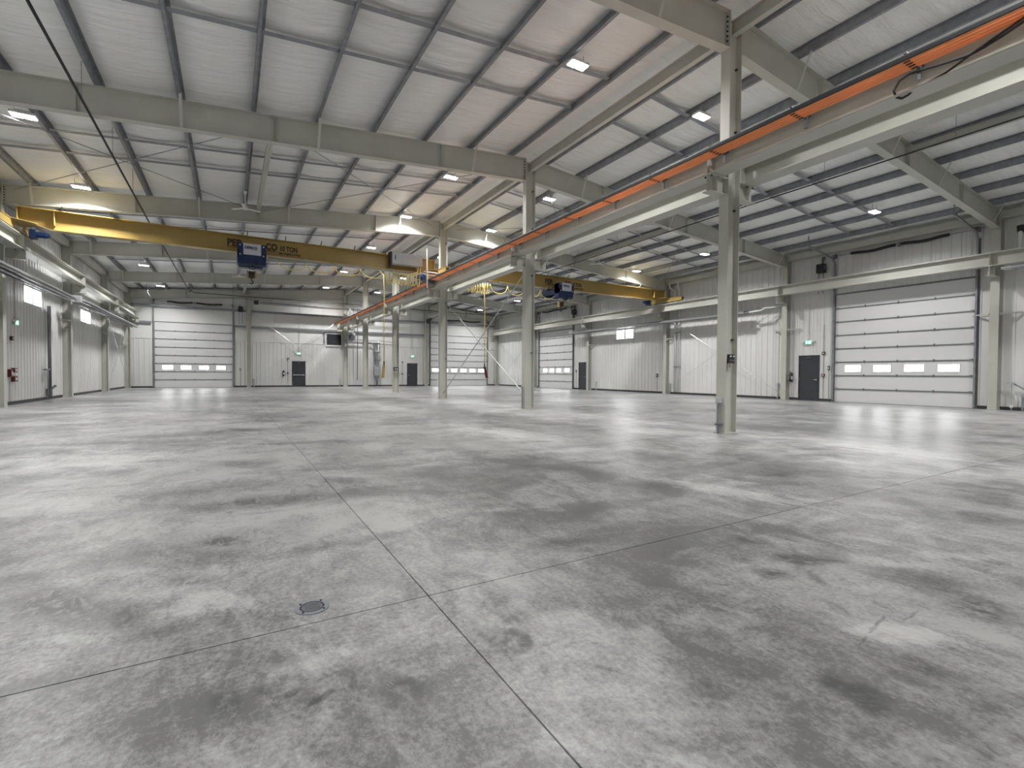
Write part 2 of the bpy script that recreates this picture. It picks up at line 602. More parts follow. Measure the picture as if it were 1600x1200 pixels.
# overhead doors: (side, u0, u1, n windows)
OH_R1 = (0.58, 5.44)
OH_R2 = (25.05, 30.02)
OH_F1 = (-13.60, -8.55)
OH_F2 = (7.95, 14.10)
ZO = 4.90
WZ0, WZ1 = 3.70, 4.36
left_open = [(15.45, 16.40, 0, 2.15), (18.08, 20.02, WZ0, WZ1), (25.85, 27.85, WZ0, WZ1), (2.0, 4.0, WZ0, WZ1),
             (-6.0, -4.0, WZ0, WZ1)]
right_open = [(OH_R1[0], OH_R1[1], 0, ZO), (OH_R2[0], OH_R2[1], 0, ZO), (6.09, 7.05, 0, 2.17), (23.42, 24.32, 0, 2.15),
              (18.28, 20.00, WZ0, WZ1), (-14.0, -9.0, 0, ZO)]
far_open = [(OH_F1[0], OH_F1[1], 0, ZO), (OH_F2[0], OH_F2[1], 0, ZO), (-4.27, -3.22, 0, 2.15), (5.65, 6.64, 0, 2.15)]

wl = slab_wall('wall_left', -XW - .30, -XW - .03, YB, YF, -0.3, 7.35, 'left side wall of white ribbed liner panels')
wr = slab_wall('wall_right', XW + .03, XW + .30, YB, YF, -0.3, 7.35, 'right side wall of white ribbed liner panels with two overhead doors')
wf = MB().prism([(-XW - .3, -0.3), (XW + .3, -0.3), (XW + .3, 7.35), (0, 8.75), (-XW - .3, 7.35)], 'y', YF + .03, YF + .30).build(
    'wall_far', 'vinyl', kind='structure')
tag(wf, 'far end wall, ribbed panels below white vinyl insulation', 'wall')
wb = MB().prism([(-XW - .3, -0.3), (XW + .3, -0.3), (XW + .3, 7.35), (0, 8.75), (-XW - .3, 7.35)], 'y', YB - .30, YB - .03).build(
    'wall_back', 'liner', kind='structure')
tag(wb, 'end wall behind the camera', 'wall')
wall_panels(wl, 'left', YB + .02, YF - .02, 0.12, 6.78, left_open)
wall_panels(wr, 'right', YB + .02, YF - .02, 0.12, 6.72, right_open)
wall_panels(wf, 'far', -XW + .04, XW - .04, 0.12, 3.62, far_open)

# vinyl sheets of the upper far wall: wide bays between girts, slightly proud, seams between them
seams = [-15.26, -13.75, -8.42, -7.4, -5.6, -3.7, -1.85, 0.0, 1.9, 3.3, 4.7, 6.0, 7.4, 14.25, 15.26]
for a, b in zip(seams[:-1], seams[1:]):
    for (z0, z1) in ((3.64, 4.76), (4.90, 6.02), (6.14, 7.0)):
        mid = (a + b) / 2
        if z0 < 4.8 and (OH_F1[0] < mid < OH_F1[1] or OH_F2[0] < mid < OH_F2[1]):
            continue
        if z0 == 3.64 and -1.85 <= a < 0:
            segs = [(a, -1.62)] if a < -1.7 else []
            for (p, q) in segs:
                MB().box(p + .006, q - .006, YF - .02, YF + .03, z0, z1).build('vinyl_sheet', 'vinyl', wf)
            continue
        MB().box(a + .006, b - .006, YF - .025, YF + .03, z0, z1).build('vinyl_sheet', 'vinyl', wf)

# baseboards (dark recess under the panels)
for nm, bx, ops in (('baseboard_left', 'l', left_open), ('baseboard_right', 'r', right_open), ('baseboard_far', 'f', far_open)):
    mb = MB()
    lo, hi = (-XW, XW) if bx == 'f' else (YB, YF)
    cuts = sorted((a, b) for a, b, z, _ in ops if z == 0)
    u = lo
    for a, b in cuts + [(hi, hi)]:
        if a - u > 0.02:
            if bx == 'l':
                mb.box(-XW - .02, -XW + .012, u, a, 0.001, 0.118)
            elif bx == 'r':
                mb.box(XW - .012, XW + .02, u, a, 0.001, 0.118)
            else:
                mb.box(u, a, YF - .012, YF + .02, 0.001, 0.118)
        u = b
    o = mb.build(nm, 'dark_base', kind='structure')
    tag(o, {'l': 'dark base strip along the left wall', 'r': 'dark base strip along the right wall',
            'f': 'dark base strip along the far wall'}[bx], 'baseboard')

# ------------------------------------------------------------------ roof: deck and insulation sheets
def pur_x(i):
    return 0.65 + 1.51 * i


NP = 10
PH = 0.20
deck = MB()
deck.hexa([(-XW - .3, YB - .3, 7.42), (0, YB - .3, 8.72), (-XW - .3, YF + .3, 7.42), (0, YF + .3, 8.72),
           (-XW - .3, YB - .3, 7.52), (0, YB - .3, 8.82), (-XW - .3, YF + .3, 7.52), (0, YF + .3, 8.82)])
deck.hexa([(0, YB - .3, 8.72), (XW + .3, YB - .3, 7.42), (0, YF + .3, 8.72), (XW + .3, YF + .3, 7.42),
           (0, YB - .3, 8.82), (XW + .3, YB - .3, 7.52), (0, YF + .3, 8.82), (XW + .3, YF + .3, 7.52)])
ceil = deck.build('ceiling', 'liner', kind='structure')
tag(ceil, 'shallow pitched roof lined with white vinyl insulation', 'ceiling')
for s in (-1, 1):
    xs = [0.0] + [pur_x(i) for i in range(NP)] + [XW + .02]
    for a, b in zip(xs[:-1], xs[1:]):
        nx, ny = 6, 56
        v, f = [], []
        for j in range(ny + 1):
            y = YB + (YF - YB) * j / ny
            for i in range(nx + 1):
                t = i / nx
                x = a + (b - a) * t
                sag = 0.055 * math.sin(PI * t) * min(1, (b - a)) * (1 + 0.3 * math.sin(y * 2.1 + a * 3) + 0.25 * math.sin(y * 5.3 + a))
                v.append((s * x, y, ztop(x) + PH + 0.012 - sag))
        for j in range(ny):
            for i in range(nx):
                q = j * (nx + 1) + i
                f.append((q, q + 1, q + nx + 2, q + nx + 1))
        me = bpy.data.meshes.new('insulation_sheet')
        loc = Vector((s * (a + b) / 2, 0, ztop(a)))
        me.from_pydata([(x - loc.x, y - loc.y, z - loc.z) for x, y, z in v], [], f)
        me.materials.append(MAT['insul'])
        for p in me.polygons:
            p.use_smooth = True
        link('insulation_sheet', me, loc, ceil)

# ------------------------------------------------------------------ purlins
for s in (-1, 1):
    side = 'left' if s < 0 else 'right'
    for i in range(NP):
        x = pur_x(i)
        z = ztop(x)
        fl_ = 0.065
        mb = MB()
        # Z section: bottom flange toward the eave, top flange toward the ridge
        y0, y1 = YB + .03, YF - .03
        mb.box(min(s * x, s * (x + fl_)), max(s * x, s * (x + fl_)), y0, y1, z + .002, z + .008)
        mb.box(s * x - .004, s * x + .004, y0, y1, z + .002, z + PH)
        mb.box(min(s * x, s * (x - fl_)), max(s * x, s * (x - fl_)), y0, y1, z + PH - .006, z + PH)
        mb.box(min(s * (x + fl_), s * (x + fl_) - .004), max(s * (x + fl_), s * (x + fl_) + .004), y0, y1, z + .002, z + .024)
        # laps over each frame: doubled section
        for yy in FY:
            mb.box(s * x - .011, s * x + .011, max(y0, yy - 0.55), min(y1, yy + 0.55), z + .010, z + PH - .008)
        o = mb.build('roof_purlin', 'galv')
        pl = 'nearest the ridge' if i == 0 else ('nearest the eave' if i == NP - 1 else ORD[i] + ' from the ridge')
        tag(o, 'long galvanized roof purlin on the %s slope, %s' % (side, pl), 'purlin', 'roof purlins')
    # eave strut
    o = MB().box(min(s * 14.99, s * 15.26), max(s * 14.99, s * 15.26), YB + .03, YF - .03, 6.82, 7.09).build('eave_strut', 'steel')
    tag(o, 'painted steel eave strut along the top of the %s wall' % side, 'beam')

# bridging channels between purlins, two rows in each bay
for bay in range(-1, 5):
    for off, w in ((2.84, 'nearer'), (4.32, 'farther')):
        y = bay * D + off
        for s in (-1, 1):
            mb = MB()
            for i in range(NP - 1):
                xa, xb_ = pur_x(i) + 0.015, pur_x(i + 1) - 0.015
                pa = (s * xa, y, ztop(xa) + .055)
                pb = (s * xb_, y, ztop(xb_) + .055)
                mb.bar(pa, pb, 0.13, 0.004)
                mb.bar((pa[0], y + .04, pa[2] + .025), (pb[0], y + .04, pb[2] + .025), 0.004, 0.05)
            o = mb.build('purlin_bridging', 'galv', kind='stuff')
            side = 'left' if s < 0 else 'right'
            where = {-2: 'behind the camera', -1: 'above the camera', 0: 'between the first and second frames', 1: 'between the second and third frames',
                     2: 'between the third and fourth frames', 3: 'between the fourth and fifth frames', 4: 'in the last bay before the far wall'}[bay]
            tag(o, 'galvanized bridging strip, %s slope, %s row %s' % (side, w, where), 'bridging', 'purlin bridging')

# ------------------------------------------------------------------ columns
_cc = {}


def shared(name, key, fn, mat, loc, parent):
    """part with shared mesh; fn(mb) draws in local coordinates"""
    if key not in _cc:
        mb = MB()
        fn(mb)
        me = bpy.data.meshes.new(name)
        me.from_pydata(mb.v, [], mb.f)
        fix_normals(me)
        me.materials.append(MAT[mat])
        _cc[key] = me
    return link(name, _cc[key], loc, parent)


def column(x, y, h, label, group, dx=0.18, dy=0.105, cut=None):
    t = thing('steel_column', (x, y, 0), label, 'column', group)
    shared('web', ('cw', h, dx), lambda m: m.box(-dx + .014, dx - .014, -.006, .006, 0.02, h), 'steel', (x, y, 0), t)
    for s in (-1, 1):
        shared('flange', ('cf', h, dx, dy, s), lambda m: m.box(min(s * dx, s * (dx - .014)), max(s * dx, s * (dx - .014)), -dy, dy, 0.02, h),
               'steel', (x, y, 0), t)
    if h > 8:
        def bl(m):
            for z in (1.9, 4.52, 6.1, 7.35):
                m.cyl((-dx + .30, -.006, z), (-dx + .30, -.05, z), .022, 6)
        shared('bolts', ('cbolt', h), bl, 'black', (x, y, 0), t)['kind'] = 'stuff'
    shared('base_plate', ('cb', dx, dy), lambda m: m.box(-dx - .03, dx + .03, -dy - .03, dy + .03, 0.001, 0.02), 'steel', (x, y, 0), t)
    return t


near_n = ['nearest', 'second nearest', 'third nearest', 'fourth nearest', 'fifth nearest']
C = {}
for k, (i, y) in enumerate(zip(FR + [5], FY)):
    h = 8.30
    if i >= 0:
        lab = ('%s free standing steel column in the middle of the hall' % near_n[i]) if i < 5 else 'steel end column at the middle of the far wall'
    else:
        lab = 'steel column on the centre line ' + frame_name(i)
    C[('c', i)] = column(0, y, h, lab, 'columns on the centre line')
    for s, nm in ((-1, 'left'), (1, 'right')):
        lab = 'steel wall column along the %s wall %s' % (nm, frame_name(i)) if i != 5 else 'steel corner column at the far %s corner' % nm
        C[(nm, i)] = column(s * 15.13, y, 6.81, lab, 'columns along the side walls', 0.165, 0.125)
for s, nm in ((-1, 'beside the far left overhead door'), (1, 'beside the wide far overhead door')):
    C[('w', s)] = column(s * 7.45, 37.72, 7.65, 'steel wind column on the far wall ' + nm, 'wind columns', 0.15, 0.10)

# ------------------------------------------------------------------ rafters
def rafter(s, i, y):
    side = 'left' if s < 0 else 'right'
    xa, xe = 0.185, 14.95
    t = thing('roof_rafter', (s * 7.5, y, zbot(7.5)), 'tapered steel roof rafter on the %s side %s' % (side, frame_name(i)), 'rafter', 'roof rafters')
    loc0 = (0, y, 0)

    def web(m):
        pr = [(s * xa, zbot(xa)), (s * xe, zbot(xe)), (s * xe, ztop(xe)), (s * xa, ztop(xa))]
        m.prism(pr, 'y', -.005, .005)

    def flange(zf, dz):
        def fn(m):
            pr = [(s * xa, zf(xa)), (s * xe, zf(xe)), (s * xe, zf(xe) + dz), (s * xa, zf(xa) + dz)]
            m.prism(pr, 'y', -.105, .105)
        return fn
    shared('web', ('rw', s), web, 'steel', loc0, t)
    shared('top_flange', ('rt', s), flange(ztop, -.014), 'steel', loc0, t)
    shared('bottom_flange', ('rb', s), flange(zbot, -.014), 'steel', loc0, t)
    shared('end_plate', ('re', s), lambda m: m.box(min(s * .182, s * .202), max(s * .182, s * .202), -.11, .11, zbot(0) - .06, ztop(0) - .02), 'steel', loc0, t)
    shared('eave_end_plate', ('re2', s), lambda m: m.box(min(s * 14.94, s * 14.965), max(s * 14.94, s * 14.965), -.11, .11, zbot(15) - .06, ztop(15)), 'steel', loc0, t)

    for xs_ in (3.2, 7.75, 11.6):
        for q in (-1, 1):
            shared('stiffener', ('rs', s, xs_, q), lambda m: m.box(s * xs_ - .005, s * xs_ + .005, min(q * .005, q * .10), max(q * .005, q * .10), zbot(xs_), ztop(xs_) - .014), 'steel', loc0, t)

    def bolts(m):
        for k in range(7):
            z = zbot(0) + .02 + k * .095
            for q in (-.055, .055):
                m.cyl((s * .202, q, z), (s * .232, q, z), .016, 6)
                m.cyl((s * 14.94, q, zbot(15) + k * .085), (s * 14.91, q, zbot(15) + k * .085), .014, 6)
    shared('bolts', ('rbolt', s), bolts, 'black', loc0, t)['kind'] = 'stuff'
    if i < 5:
        for k in (1, 4, 6, 9):
            x = pur_x(k)
            for q in (-1, 1):
                if i == -2 and q < 0 and False:
                    continue
                shared('flange_brace', ('fb', s, k, q), lambda m: m.bar((s * x, q * .10, zbot(x) - .012), (s * x, q * .40, ztop(x) + .03), .065, .008, upv=(0, 1, 0)), 'steel', loc0, t)


for i, y in zip(FR + [5], FY):
    for s in (-1, 1):
        rafter(s, i, y)

# ridge strut beams between the column heads
for k in range(len(FY) - 1):
    ya, yb_ = FY[k] + .012, FY[k + 1] - .012
    mb = MB()
    z0, z1 = 7.97, 8.25
    mb.box(-.065, .065, ya, yb_, z0, z0 + .009)
    mb.box(-.065, .065, ya, yb_, z1 - .009, z1)
    mb.box(-.004, .004, ya, yb_, z0 + .009, z1 - .009)
    o = mb.build('ridge_strut_beam', 'steel')
    nm = 'running from the nearest centre column toward the camera' if k == 0 else 'between the %s and %s centre columns' % (ORD[k - 1], ORD[k])
    tag(o, 'painted I-beam strut under the ridge ' + nm, 'beam', 'ridge struts')

# side strut beams in the braced bays
for (bay, s, lab) in ((1, -1, 'left slope between the second and third frames'), (4, -1, 'left slope in the last bay'),
                      (-1, 1, 'right slope above the camera'), (1, 1, 'right slope between the second and third frames'),
                      (4, 1, 'right slope in the last bay')):
    ya = bay * D + .012
    yb_ = min((bay + 1) * D, 37.72) - .012
    x = s * 7.77
    mb = MB()
    z0, z1 = 7.42, 7.62
    mb.box(x - .065, x + .065, ya, yb_, z0, z0 + .009)
    mb.box(x - .065, x + .065, ya, yb_, z1 - .009, z1)
    mb.box(x - .004, x + .004, ya, yb_, z0, z1)
    tag(mb.build('roof_strut_beam', 'steel'), 'painted I-beam roof strut, ' + lab, 'beam', 'roof struts')

# X bracing rods
def rods(label, pairs, r=0.011, mat='galv_lt', name='brace_rod'):
    for k, (a, b) in enumerate(pairs):
        mb = MB().tube([a, b], r, 6)
        d = (Vector(b) - Vector(a)).normalized()
        q = Vector(a) + d * 0.55
        mb.tube([q, q + d * 0.22], r * 2.2, 6)
        tag(mb.build(name, mat), label % (('rising away', 'rising toward the camera')[k % 2]), 'rod')


def zr(x):
    return zbot(x) + .42


for bay in (1, 4):
    ya, yb_ = bay * D + .1, min((bay + 1) * D, 37.72) - .1
    bl = 'second bay' if bay == 1 else 'last bay'
    for s, side in ((-1, 'left'), (1, 'right')):
        for (xa, xb_, half) in ((0.6, 7.6, 'upper half'), (7.95, 14.7, 'lower half')):
            pairs = [((s * xa, ya, zr(xa)), (s * xb_, yb_, zr(xb_))), ((s * xb_, ya, zr(xb_)), (s * xa, yb_, zr(xa)))]
            for k, (a, b) in enumerate(pairs):
                tag(MB().tube([a, b], .011, 6).build('brace_rod', 'galv'),
                    'thin roof cross-brace rod, %s slope, %s, %s, %s' % (side, half, bl, ('falling outward', 'falling inward')[k]), 'rod', 'roof brace rods')
    for s, side in ((-1, 'left'), (1, 'right')):
        if s < 0 and bay == 1:
            continue
        for k, (a, b) in enumerate((((s * 15.04, ya, .25), (s * 15.04, yb_, 4.75)), ((s * 15.07, ya, 4.75), (s * 15.07, yb_, .25)))):
            tag(MB().tube([a, b], .014, 6).build('brace_rod', 'galv_lt'),
                'wall cross-brace rod on the %s wall, %s, %s' % (side, bl, ('rising away', 'falling away')[k]), 'rod', 'wall brace rods')
for (xa, xb_, lab) in ((-7.25, -.25, 'left of the middle column'),):
    for k, (a, b) in enumerate((((xa, 37.76, .55), (xb_, 37.76, 5.95)), ((xa, 37.73, 5.95), (xb_, 37.73, .55)))):
        tag(MB().tube([a, b], .013, 6).build('brace_rod', 'galv_lt'),
            'cross-brace rod on the far wall %s, %s' % (lab, ('rising right', 'falling right')[k]), 'rod', 'far wall brace rods')
tag(MB().tube([(0.03, 7.72, .38), (0.03, 15.1, 4.6)], .02, 8).build('brace_rod', 'steel'), 'cross-brace rod rising away between the second and third centre columns', 'rod')
tag(MB().tube([(-0.03, 15.1, .25), (-0.03, 7.72, 4.7)], .02, 8).build('brace_rod', 'steel'), 'cross-brace rod falling away between the second and third centre columns', 'rod')

# girts across the upper far wall
for (z, nm) in ((4.83, 'lower'), (6.08, 'upper')):
    for (a, b, wh) in ((-15.0, -13.75, 'left of the far left overhead door'), (-8.42, -7.65, 'right of the far left overhead door'),
                       (-7.25, -.22, 'left of the middle column'), (.22, 7.25, 'right of the middle column')) + \
            (((-13.75, -8.42, 'above the far left overhead door'), (7.65, 14.9, 'above the wide overhead door')) if z > 5 else ()):
        mb = MB()
        mb.box(a, b, YF - .21, YF - .204, z - .07, z + .07)
        mb.box(a, b, YF - .21, YF - .03, z - .076, z - .070)
        mb.box(a, b, YF - .21, YF - .03, z + .070, z + .076)
        tag(mb.build('wall_girt', 'galv'), 'grey %s girt on the far wall, %s' % (nm, wh), 'girt', 'far wall girts')

# ------------------------------------------------------------------ crane runways
ZB, ZT = 5.10, 5.55           # runway girder bottom and top


def runway(x, name, label):
    y0, y1 = YB + .3, 37.45
    t = thing('runway_girder', (x, (y0 + y1) / 2, ZB), label, 'crane rail', 'crane runway girders')
    MB().box(x - .18, x + .18, y0, y1, ZB, ZB + .02).build('bottom_flange', 'steel', t)
    MB().box(x - .18, x + .18, y0, y1, ZT - .02, ZT).build('top_flange', 'steel', t)
    MB().box(x - .007, x + .007, y0, y1, ZB + .02, ZT - .02).build('web', 'steel', t)
    MB().box(x - .03, x + .03, y0, y1, ZT, ZT + .05).build('crane_rail', 'steel', t)
    for yy in FY:
        for q in (-.012, .012):
            MB().box(x - .17, x + .17, yy + q - .005 - .0, yy + q + .005, ZB + .02, ZT - .02).build('stiffener', 'steel', t)
    return t


rw = {}
rw['l'] = runway(-14.65, 'l', 'grey crane runway girder along the left wall')
rw['cl'] = runway(-.50, 'cl', 'centre crane runway girder with orange conductor bars, left of the columns')
rw['cr'] = runway(.50, 'cr', 'centre crane runway girder right of the middle columns')
rw['r'] = runway(14.55, 'r', 'grey crane runway girder along the right wall')


def bracket(xa, xb_, y, label, group):
    """haunch from the column face xa out to xb_"""
    t = thing('runway_bracket', ((xa + xb_) / 2, y, 4.76), label, 'bracket', group)
    a, b = min(xa, xb_), max(xa, xb_)
    MB().box(a, b, y - .10, y + .10, ZB - .022, ZB - .002).build('top_plate', 'steel', t)
    MB().box(a, b, y - .10, y + .10, 4.76, 4.775).build('bottom_plate', 'steel', t)
    MB().box(a, b, y - .006, y + .006, 4.775, ZB - .022).build('web', 'steel', t)
    mb = MB()
    xm = xa + (xb_ - xa) * .62
    mb.box(xm - .006, xm + .006, y - .095, y + .095, 4.775, ZB - .022)
    mb.build('stiffener', 'steel', t)
    mb = MB()
    for q in (-.07, .07):
        for e in (.55, .9):
            xx = xa + (xb_ - xa) * e
            mb.cyl((xx, y + q, ZB - .05), (xx, y + q, ZB - .022), .015, 6)
    mb.build('bolts', 'black', t, kind='stuff')


for i, y in zip(FR + [5], FY):
    fn = frame_name(i)
    for s, sd in ((-1, 'left'), (1, 'right')):
        bracket(s * .182, s * .70, y, 'haunch bracket carrying the %s centre girder, %s' % (sd, fn), 'centre runway brackets')
        xx = 14.65 if s < 0 else 14.55
        bracket(s * 14.962, s * (xx - .20), y, 'haunch bracket under the %s wall runway, %s' % (sd, fn), 'wall runway brackets')
        # light kicker angles from wall columns to the wall
        if i < 5:
            mb = MB()
            for q in (-1, 1):
                mb.bar((s * 14.99, y + q * .14, 3.46), (s * 15.26, y + q * .66, 3.46), .045, .045)
                mb.bar((s * 14.99, y + q * .14, 3.40), (s * 15.26, y + q * .40, 3.40), .02, .02)
            tag(mb.build('column_kicker', 'steel'), 'light kicker angles tying the %s wall column to the wall, %s' % (sd, fn), 'brace', 'column kickers')

# conductor bars on the left centre girder
t = thing('conductor_bar_system', (-.88, 11, 5.36), 'bundle of orange crane conductor bars on the centre girder', 'conductor bar')
BX = (-1.045, -.99, -.913, -.836, -.759)
for k, x in enumerate(BX):
    mb = MB()
    w = .016 if k == 0 else .034
    mb.prism([(x - w, 5.39), (x - w * .8, 5.345), (x + w * .8, 5.345), (x + w, 5.39), (x + w * .6, 5.41), (x - w * .6, 5.41)], 'y', YB + .5, 37.2)
    mb.build('conductor_bar', 'black' if k == 0 else 'orange', t)
y = -12.34
while y < 37:
    mb = MB()
    mb.box(-1.05, -.50, y - .018, y + .018, 5.425, 5.455)
    mb.prism([(-.62, 5.22), (-.596, 5.22), (-.596, 5.36), (-.54, 5.43), (-.70, 5.43), (-.62, 5.36)], 'y', y - .02, y + .02)
    mb.build('hanger_bracket', 'pipe_grey', t)
    cl = MB()
    for x in BX[1:]:
        cl.box(x - .012, x + .012, y - .035, y + .035, 5.335, 5.425)
    cl.build('bar_clamps', 'black', t, kind='stuff')
    y += 1.502

cb = MB()
cb.tube([(-1.0, -4.9, 5.33), (-.85, -4.5, 5.30), (-.70, -4.17, 5.28), (-.66, -4.0, 5.26), (-.64, -3.85, 5.25), (-.63, -3.59, 5.29), (-.62, -3.39, 5.33), (-.62, -3.22, 5.36),
         (-.62, -3.10, 5.32), (-.62, -3.04, 5.21), (-.62, -3.07, 5.11), (-.62, -3.14, 5.06), (-.61, -3.21, 5.08), (-.58, -3.26, 5.14)], .017, 8)
cb.tube([(-.60, -3.26, 5.13), (-.64, -3.46, 5.13), (-.65, -3.63, 5.15), (-.66, -3.82, 5.22), (-.66, -4.0, 5.29), (-.8, -4.4, 5.34), (-1.0, -4.8, 5.37)], .014, 8)
tag(cb.build('power_feed_cable', 'black', smooth=True), 'looped black feed cable hanging on the centre girder near the orange bars', 'cable')


# ------------------------------------------------------------------ bridge cranes
def crane(xl, xr, hx, side):
    yc = 14.95
    ft = 'left' if side == 'l' else 'right'
    t = thing('bridge_crane', ((xl + xr) / 2, yc, 5.72), 'yellow overhead bridge crane spanning the %s half of the hall, blue hoist' % ft, 'crane', 'bridge cranes')
    zb, zt = 5.74, 6.38
    # web with raised ends
    pr = [(xl + .10, zt - .02), (xl + .10, 5.90), (xl + .40, 5.90), (xl + .95, zb + .02), (xr - .95, zb + .02), (xr - .40, 5.90), (xr - .10, 5.90), (xr - .10, zt - .02)]
    MB().prism(pr, 'y', yc - .006, yc + .006).build('girder_web', 'yellow', t)
    MB().box(xl + .05, xr - .05, yc - .20, yc + .20, zt - .02, zt).build('top_flange', 'yellow', t)
    mb = MB()
    mb.box(xl + .95, xr - .95, yc - .15, yc + .15, zb, zb + .02)
    for a, b in ((xl + .95, xl + .40), (xr - .95, xr - .40)):
        mb.bar((a, yc, zb + .01), (b, yc, 5.895), .30, .018)
    for a, b in ((xl + .42, xl + .08), (xr - .42, xr - .08)):
        mb.box(min(a, b), max(a, b), yc - .15, yc + .15, 5.885, 5.905)
    mb.build('bottom_flange', 'yellow', t)
    mb = MB()
    for x in (xl + .12, xl + 1.0, xr - 1.0, xr - .12):
        mb.box(x - .006, x + .006, yc - .18, yc + .18, 5.9, zt - .02)
    n = 5
    for k in range(1, n):
        x = xl + (xr - xl) * k / n
        mb.box(x - .005, x + .005, yc + .006, yc + .14, zb + .02, zt - .02)
    mb.build('web_stiffeners', 'yellow', t, kind='stuff')
    for x, q in ((xl, 1), (xr, -1)):
        for w in (-1, 1):
            MB().prism([(x + q * .09, yc + w * .15), (x + q * .09, yc + w * .62), (x + q * .62, yc + w * .15)], 'z', 5.888, 5.900).build('gusset_plate', 'yellow', t)
    for x, q in ((xl, 1), (xr, -1)):
        e = MB()
        e.box(x - .09, x + .09, yc - 1.42, yc + 1.42, 5.655, 5.885)
        e.box(x - .11, x + .11, yc - 1.42, yc + 1.42, 5.875, 5.895)
        tr = e.build('end_truck', 'yellow', t)
        for w in (-1, 1):
            MB().cyl((x - .05, yc + w * 1.12, 5.70), (x + .05, yc + w * 1.12, 5.70), .098, 16).build('wheel', 'pipe_grey', tr)
            MB().cyl((x, yc + w * 1.42, 5.78), (x, yc + w * 1.50, 5.78), .055, 12).build('buffer', 'black', tr)
        m = MB()
        m.cyl((x + q * .10, yc + 1.12, 5.80), (x + q * .52, yc + 1.12, 5.80), .10, 14)
        m.box(min(x + q * .09, x + q * .25), max(x + q * .09, x + q * .25), yc + .98, yc + 1.30, 5.66, 5.94)
        m.cyl((x + q * .40, yc + 1.12, 5.80), (x + q * .60, yc + 1.12, 5.80), .075, 14)
        m.build('drive_motor', 'blue', tr)
    # up-standing stops on the top flange
    mb = MB()
    x = xl + 1.2
    while x < xr - 1:
        mb.bar((x, yc - .18, zt), (x + .02, yc - .30, zt + .14), .03, .03)
        x += 1.32
    mb.build('cable_hangers', 'pipe_grey', t, kind='stuff')
    # lettering
    for (s_, dx, z, size, sx) in (('PER', -.80, 5.99, .34, .92), ('CO', .50, 5.99, .34, .80), ('10 TON', .99, 6.00, .27, .70), ('MK FABRICATING', .97, 5.86, .105, .93)):
        text('lettering', s_, size, 'ink', (hx + dx, yc - .008, z), (PI / 2, 0, 0), t, .002, sx=sx)
    MB().box(hx - .80, hx + .86, yc - .010, yc - .006, 5.925, 5.955).build('underline_stripe', 'red', t)
    # festoon: track, loops, trolleys
    yt = yc - .26 if side == 'l' else yc - .22
    xf0, xf1 = (hx + .6, xr - .85) if side == 'l' else (xl + .5, hx - .8)
    tr = MB().box(xf0, xf1, yt - .02, yt + .02, 5.60, 5.64)
    for k in range(6):
        x = xf0 + (xf1 - xf0) * k / 5
        tr.box(x - .012, x + .012, yt, yc - .10, 5.64, 5.74)
    track = tr.build('festoon_track', 'galv', t)

    def loop(xa, xb_, sag, yy):
        pts = []
        for k in range(9):
            u = k / 8
            pts.append((xa + (xb_ - xa) * (u - .10 * math.sin(2 * PI * u)), yy, 5.585 - sag * math.sin(PI * u) ** .7))
        return pts
    if side == 'l':
        lo = [(-7.15 + 1.07 * k, -7.15 + 1.07 * (k + 1), .33, yt) for k in range(4)]
        lo += [(-2.86 + .15 * k, -2.86 + .15 * (k + 1), .52 - .02 * (k % 3), yt + .03 * (-1) ** k) for k in range(10)]
    else:
        lo = [(xl + .55 + .13 * k, xl + .55 + .13 * (k + 1), .50 + .03 * (k % 2), yt + .03 * (-1) ** k) for k in range(9)]
        lo += [(2.25 + .98 * k, 2.25 + .98 * (k + 1), .44, yt) for k in range(4)]
    for (a, b, sg, yy) in lo:
        MB().tube(loop(a, b, sg, yy), .021, 6).build('cable_loop', 'yellow_cable', track, smooth=True)
    # pendant
    px_ = -3.15 if side == 'l' else 1.85
    yp = 14.0 if side == 'l' else 14.5
    pd = MB().tube([(px_, yt, 5.6), (px_, yp + .1, 5.3), (px_, yp, 4.5), (px_, yp, 1.60)], .022, 8).build('pendant_cable', 'yellow_cable', t, smooth=True)
    p = MB()
    dx = -.05 if side == 'l' else .13
    p.hexa([(px_ + dx * 1.0 - .05, yp - .05, .98), (px_ + dx + .05, yp - .05, .98), (px_ + dx - .05, yp + .05, .98), (px_ + dx + .05, yp + .05, .98),
            (px_ - .045, yp - .05, 1.52), (px_ + .045, yp - .05, 1.52), (px_ - .045, yp + .05, 1.52), (px_ + .045, yp + .05, 1.52)])
    pc = p.build('pendant_control', 'yellow' if side == 'l' else 'red', pd)
    MB().cyl((px_, yp, 1.52), (px_, yp, 1.68), .028, 8).build('cable_grip', 'black', pd)
    # control panel on the left crane end near the centre
    if side == 'l':
        e = MB().box(-2.68, -1.32, 14.42, 14.72, 5.93, 6.43).build('control_panel', 'grey_box', t)
        MB().box(-2.66, -2.24, 14.405, 14.42, 5.95, 6.41).build('panel_door', 'grey_box', e)
        MB().box(-2.22, -1.34, 14.405, 14.42, 5.95, 6.41).build('panel_door', 'grey_box', e)
        MB().box(-2.56, -2.53, 14.385, 14.405, 6.10, 6.30).build('latch', 'black', e)
        MB().box(-2.75, -2.69, 14.45, 14.80, 5.80, 6.45).build('panel_bracket', 'black', e)
        e2 = MB()
        e2.tube([(-1.45, 14.6, 5.92), (-1.5, 14.55, 5.7), (-1.75, 14.5, 5.56), (-2.3, 14.5, 5.52), (-2.6, 14.6, 5.58)], .025, 8)
        e2.tube([(-1.35, 14.6, 5.92), (-1.4, 14.5, 5.66), (-1.7, 14.45, 5.50), (-2.2, 14.45, 5.47)], .02, 8)
        e2.build('panel_cables', 'yellow_cable', t, smooth=True)
        # collector frame reaching down to the conductor bars
        e3 = MB()
